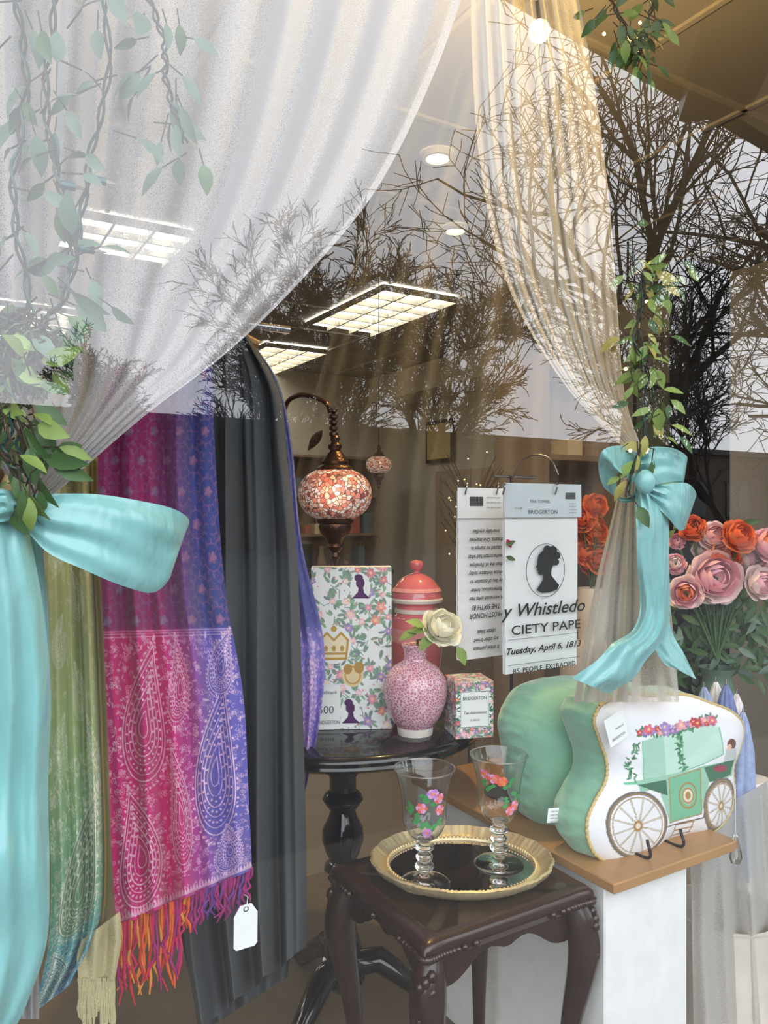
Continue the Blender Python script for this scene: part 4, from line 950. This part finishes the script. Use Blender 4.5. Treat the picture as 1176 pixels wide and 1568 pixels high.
for q in vine([(966,1118),(990,1114),(1020,1116),(1050,1105),(1080,1098)],26): k.flower(q[0]+rg.uniform(-3,3),q[1]+rg.uniform(-7,5),rg.uniform(4,7),rg.choice(FL),rot=rg.uniform(0,3))
vine([(1026,1120),(1024,1145),(1030,1172)],12,.8); vine([(960,1135),(950,1160),(955,1185)],9,.8)
for i in range(5): k.flower(978+i*25,1112-i*3,8,FL[i%4],rot=i)
k.ell(1106,1136,8,9,lin(110,75,60)); k.poly([(1096,1142),(1116,1142),(1120,1160),(1094,1162)],lin(190,200,200)); k.ell(1102,1140,4,5,lin(230,190,165))
out1=[(918,1082),(950,1064),(1000,1066),(1045,1064),(1090,1078),(1122,1092),(1137,1114),(1132,1145),(1122,1175),(1123,1210),(1116,1245),(1092,1272),(1050,1278),(1018,1286),(990,1308),(950,1322),(918,1312),(902,1288),(900,1255),(912,1225),(928,1195),(929,1165),(919,1135),(910,1105)]
mb=pillow('p',out1,(1015,1180),.975,.05,m_pface,k,fb=.024,gus=.085,gs=1.05)
q=N3(944,1115,.94); Bt=basis(q,(C*.95,S*.95,.32),up)
mb.add([(-.024,-.026,0),(.024,-.026,0),(.024,.026,0),(-.024,.026,0)],[(0,1,2,3)],m_card,Bt); text_to(mb,'BRIDGERTON',.0068,m_gry,Bt@Matrix.Translation((0,-.018,.0008)),sx=.78); text_to(mb,'Hallmark',.006,m_gry,Bt@Matrix.Translation((.006,-.002,.0008)),shear=.3)
q=N3(852,1248,1.04); Bt=basis(q,(C,S,-.15),up); mb.add([(-.022,-.013,0),(.022,-.013,0),(.022,.013,0),(-.022,.013,0)],[(0,1,2,3)],m_card,Bt)
for i in range(4): text_to(mb,'made care xx xxx',.0042,m_gry,Bt@Matrix.Translation((0,.006-.006*i,.0008)))
ob=mb.obj('carriage_throw_pillow',ang=60)
out2=[(808,1096),(828,1066),(868,1050),(915,1046),(960,1050),(1000,1060),(1030,1085),(1035,1130),(1025,1175),(1030,1210),(1010,1240),(960,1248),(920,1256),(880,1266),(846,1266),(824,1246),(814,1215),(810,1180),(806,1150),(802,1120)]
mb=pillow('p2',out2,(920,1155),1.14,.05,m_velvet,None,fb=.055,gus=.08,cord=False,na=360,nr=60,gs=1.05)
mb.obj('carriage_throw_pillow.001',ang=60)
mb=MB()
for s_ in (-.04,.05):
    q=SN(1.15+s_,.935,BZ); w=Vector((-S,C,0))
    mb.tube([Vector(p) for p in cat([tuple(q+up*.035),tuple(q+up*.003),tuple(q+w*.1+up*.003),tuple(q+w*.2+up*.003)],20)],.003,m_black,6)
mb.tube([SN(1.11,1.13,BZ+.003),SN(1.20,1.13,BZ+.003)],.003,m_black,6)
mb.obj('wire_pillow_easel')
# ================= PEONIES / PARASOLS =================
m_pk=pm('peony_pink',lin(246,190,200),.6,var=.08); m_pk2=pm('peony_blush',lin(252,228,225),.6,var=.05); m_or=pm('ranunculus_orange',lin(242,140,88),.55,var=.12); m_or2=pm('ranunculus_deep',lin(234,112,62),.55,var=.15)
rg=random.Random(6); mb=MB(); bc=Vector(D3(1098,1010,2.0))
fl=[(1098,884,38,[m_pk,m_pk,m_pk2]),(1050,908,24,[m_or,m_pk,m_pk2]),(1110,850,27,[m_or2,m_or]),(1135,818,24,[m_or2,m_or]),(1155,855,27,[m_pk,m_pk2]),(1095,818,22,[m_pk,m_pk2]),(1060,806,20,[m_or2,m_or]),(1034,862,15,[m_pk2,m_pk]),(1168,893,24,[m_pk,m_pk2]),(1037,827,12,[m_pk]),(1078,842,16,[m_pk2]),(1180,832,24,[m_or,m_pk]),(1130,888,16,[m_pk2,m_pk])]
for u,v,r_,ms in fl:
    dp=2.0-.0012*r_*2+rg.uniform(-.03,.05); c=D3(u,v,dp); rose(mb,c,r_/F*2.0*1.02,ms,(((u-1098)/150),-1,.35-(v-850)/200),rg,6)
    mb.tube([Vector(q) for q in cat([tuple(c),tuple((c*.5+bc*.5)+Vector((0,.02,.02))),tuple(bc)],10)],.003,m_green,5)
for i in range(260):
    u=rg.uniform(1028,1182);v=rg.uniform(800,1050) if i%4==0 else rg.uniform(895,1050); p=D3(u,v,2.03+rg.uniform(-.03,.08)); mb.leaf(p,(rg.gauss(0,1),rg.gauss(0,.4),rg.gauss(-.1,.8)),(rg.gauss(0,.5),-1,rg.gauss(.2,.5)),.055,.018,rg.choice([m_green,m_ggreen,m_green]))
mb.lathe(cat([(0,-.30),(.05,-.30),(.065,-.22),(.05,-.1),(.035,-.05),(.045,-.02)],30).tolist(),m_ggreen,Matrix.Translation(bc),32)
mb.obj('peony_bouquet_vase',ang=80)
mb=MB(); mb.box(Vector((bc.x,bc.y,(bc.z-.30+.38)/2)),(.2,.2,bc.z-.30-.38),m_white,RZ,ch=.004); mb.box(Vector((bc.x,bc.y,.40)),(.24,.24,.04),m_white,RZ,ch=.004); mb.obj('white_plinth',smooth=False)
cols=[lin(150,165,205),lin(232,232,245),lin(110,125,180),lin(235,222,235)]
ms=[pm('parasol_fabric%d'%i,c,.6,var=.45,scale=55) for i,c in enumerate(cols)]
mb=MB(); 
for i,(u,v,d) in enumerate(((1078,1052,1.68),(1096,1044,1.72),(1112,1048,1.68),(1128,1062,1.72),(1138,1090,1.66))):
    p=D3(u,v,d); T=Matrix.Translation(p)@Matrix.Rotation(.04*(i-2),4,'Y')
    star=lambda th,k:.28*np.abs(np.sin(th*4))
    mb.lathe([(.002,.012),(.003,0)],m_steel,T,8)
    mb.lathe([(.003,0),(.010,-.02),(.022,-.08),(.030,-.18),(.036,-.28),(.038,-.34),(.02,-.345),(.012,-.36)],ms[i%4],T,48,scal=star)
    mb.tube([T@Vector((0,0,-.35)),T@Vector((0,0,-.70))],.005,m_board,8)
    for j in range(8):
        a=j*pi/4+.39; mb.ball(T@Vector((.047*math.cos(a),.047*math.sin(a),-.345)),.003,m_steel,6,4)
q=D3(1110,1300,1.69)
mb.lathe([(0,.385),(.10,.385),(.105,.39),(.11,.62),(.115,.63),(.105,.63),(.10,.40),(0,.395)],m_cream,Matrix.Translation((q.x,q.y,0)),32)
mb.obj('folded_parasols')
mb=MB(); q=N3(1126,1300,.90); mb.lathe([(0,.03),(.004,.024),(.010,.0),(.012,-.015),(.008,-.026),(0,-.032)],m_glass,Matrix.Translation(q),12); mb.tube([q+up*.03,q+up*.12],.0007,m_white,4); mb.obj('crystal_drop_ornament',smooth=False)
mb=MB(); m_fy=emat('fairy_light_glow',(1,.7,.25),5); rg=random.Random(8); pr=None
for i in range(44):
    p=D3(rg.gauss(722,22),rg.gauss(765,40),rg.uniform(2.6,3.0)); mb.ball(p,.0026,m_fy,6,4)
    if pr is not None and i%2: mb.tube([pr,p],.0008,m_steel,4)
    pr=p
q=D3(722,765,2.8); mb.tube([Vector((q.x,q.y,.0)),Vector((q.x,q.y,q.z))],[.02,.006],m_twig,6)
for i in range(40):
    a=rg.uniform(0,6.28); z=rg.uniform(-.2,.1); mb.tube([Vector((q.x,q.y,q.z+z-.1)),Vector((q.x+.12*math.cos(a),q.y+.12*math.sin(a),q.z+z+rg.uniform(0,.1)))],.002,m_twig,4)
mb.obj('fairy_light_twig_tree')
mb=MB(); 
for i in range(10):
    c=D3(rg.uniform(885,925),rg.uniform(770,860),3.0+rg.uniform(-.05,.05)); rose(mb,c,.05,[m_or2,m_or],(rg.gauss(0,.5),-1,.4),rg,4)
    mb.tube([c,Vector((D3(905,900,3.0)))],.003,m_green,5)
q=D3(905,900,3.0); mb.lathe([(0,-q.z),(.12,-q.z),(.12,-.22),(.05,-.2),(.05,-.18),(.07,-.1),(.05,0)],m_cream,Matrix.Translation(q),24)
mb.obj('orange_flower_arrangement')
# ================= WORLD & CAMERA =================
w=bpy.data.worlds.new('overcast_sky'); sc.world=w; w.use_nodes=True; nt=w.node_tree; bg=nt.nodes['Background']
tcn_=nt.nodes.new('ShaderNodeTexCoord'); sx_=nt.nodes.new('ShaderNodeSeparateXYZ'); nt.links.new(tcn_.outputs['Generated'],sx_.inputs[0])
cr=nt.nodes.new('ShaderNodeValToRGB'); nt.links.new(sx_.outputs['Z'],cr.inputs[0]); cr.color_ramp.elements[0].color=(.84,.87,.93,1); cr.color_ramp.elements[1].color=(.93,.96,1,1)
nz=nt.nodes.new('ShaderNodeTexNoise'); nz.inputs['Scale'].default_value=3; nz.inputs['Detail'].default_value=4; nt.links.new(tcn_.outputs['Generated'],nz.inputs['Vector'])
mx=nt.nodes.new('ShaderNodeMix'); mx.data_type='RGBA'; mx.blend_type='MULTIPLY'; mx.inputs[0].default_value=.25; nt.links.new(cr.outputs[0],mx.inputs[6]); nt.links.new(nz.outputs[0],mx.inputs[7])
nt.links.new(mx.outputs[2],bg.inputs[0]); bg.inputs[1].default_value=5.4
cam=bpy.data.cameras.new('camera'); co=bpy.data.objects.new('camera',cam); sc.collection.objects.link(co)
co.location=(0,0,CZ); co.rotation_euler=(pi/2,0,0); cam.sensor_fit='VERTICAL'; cam.sensor_height=34.6; cam.lens=26; cam.clip_start=.05; cam.clip_end=300
sc.camera=co
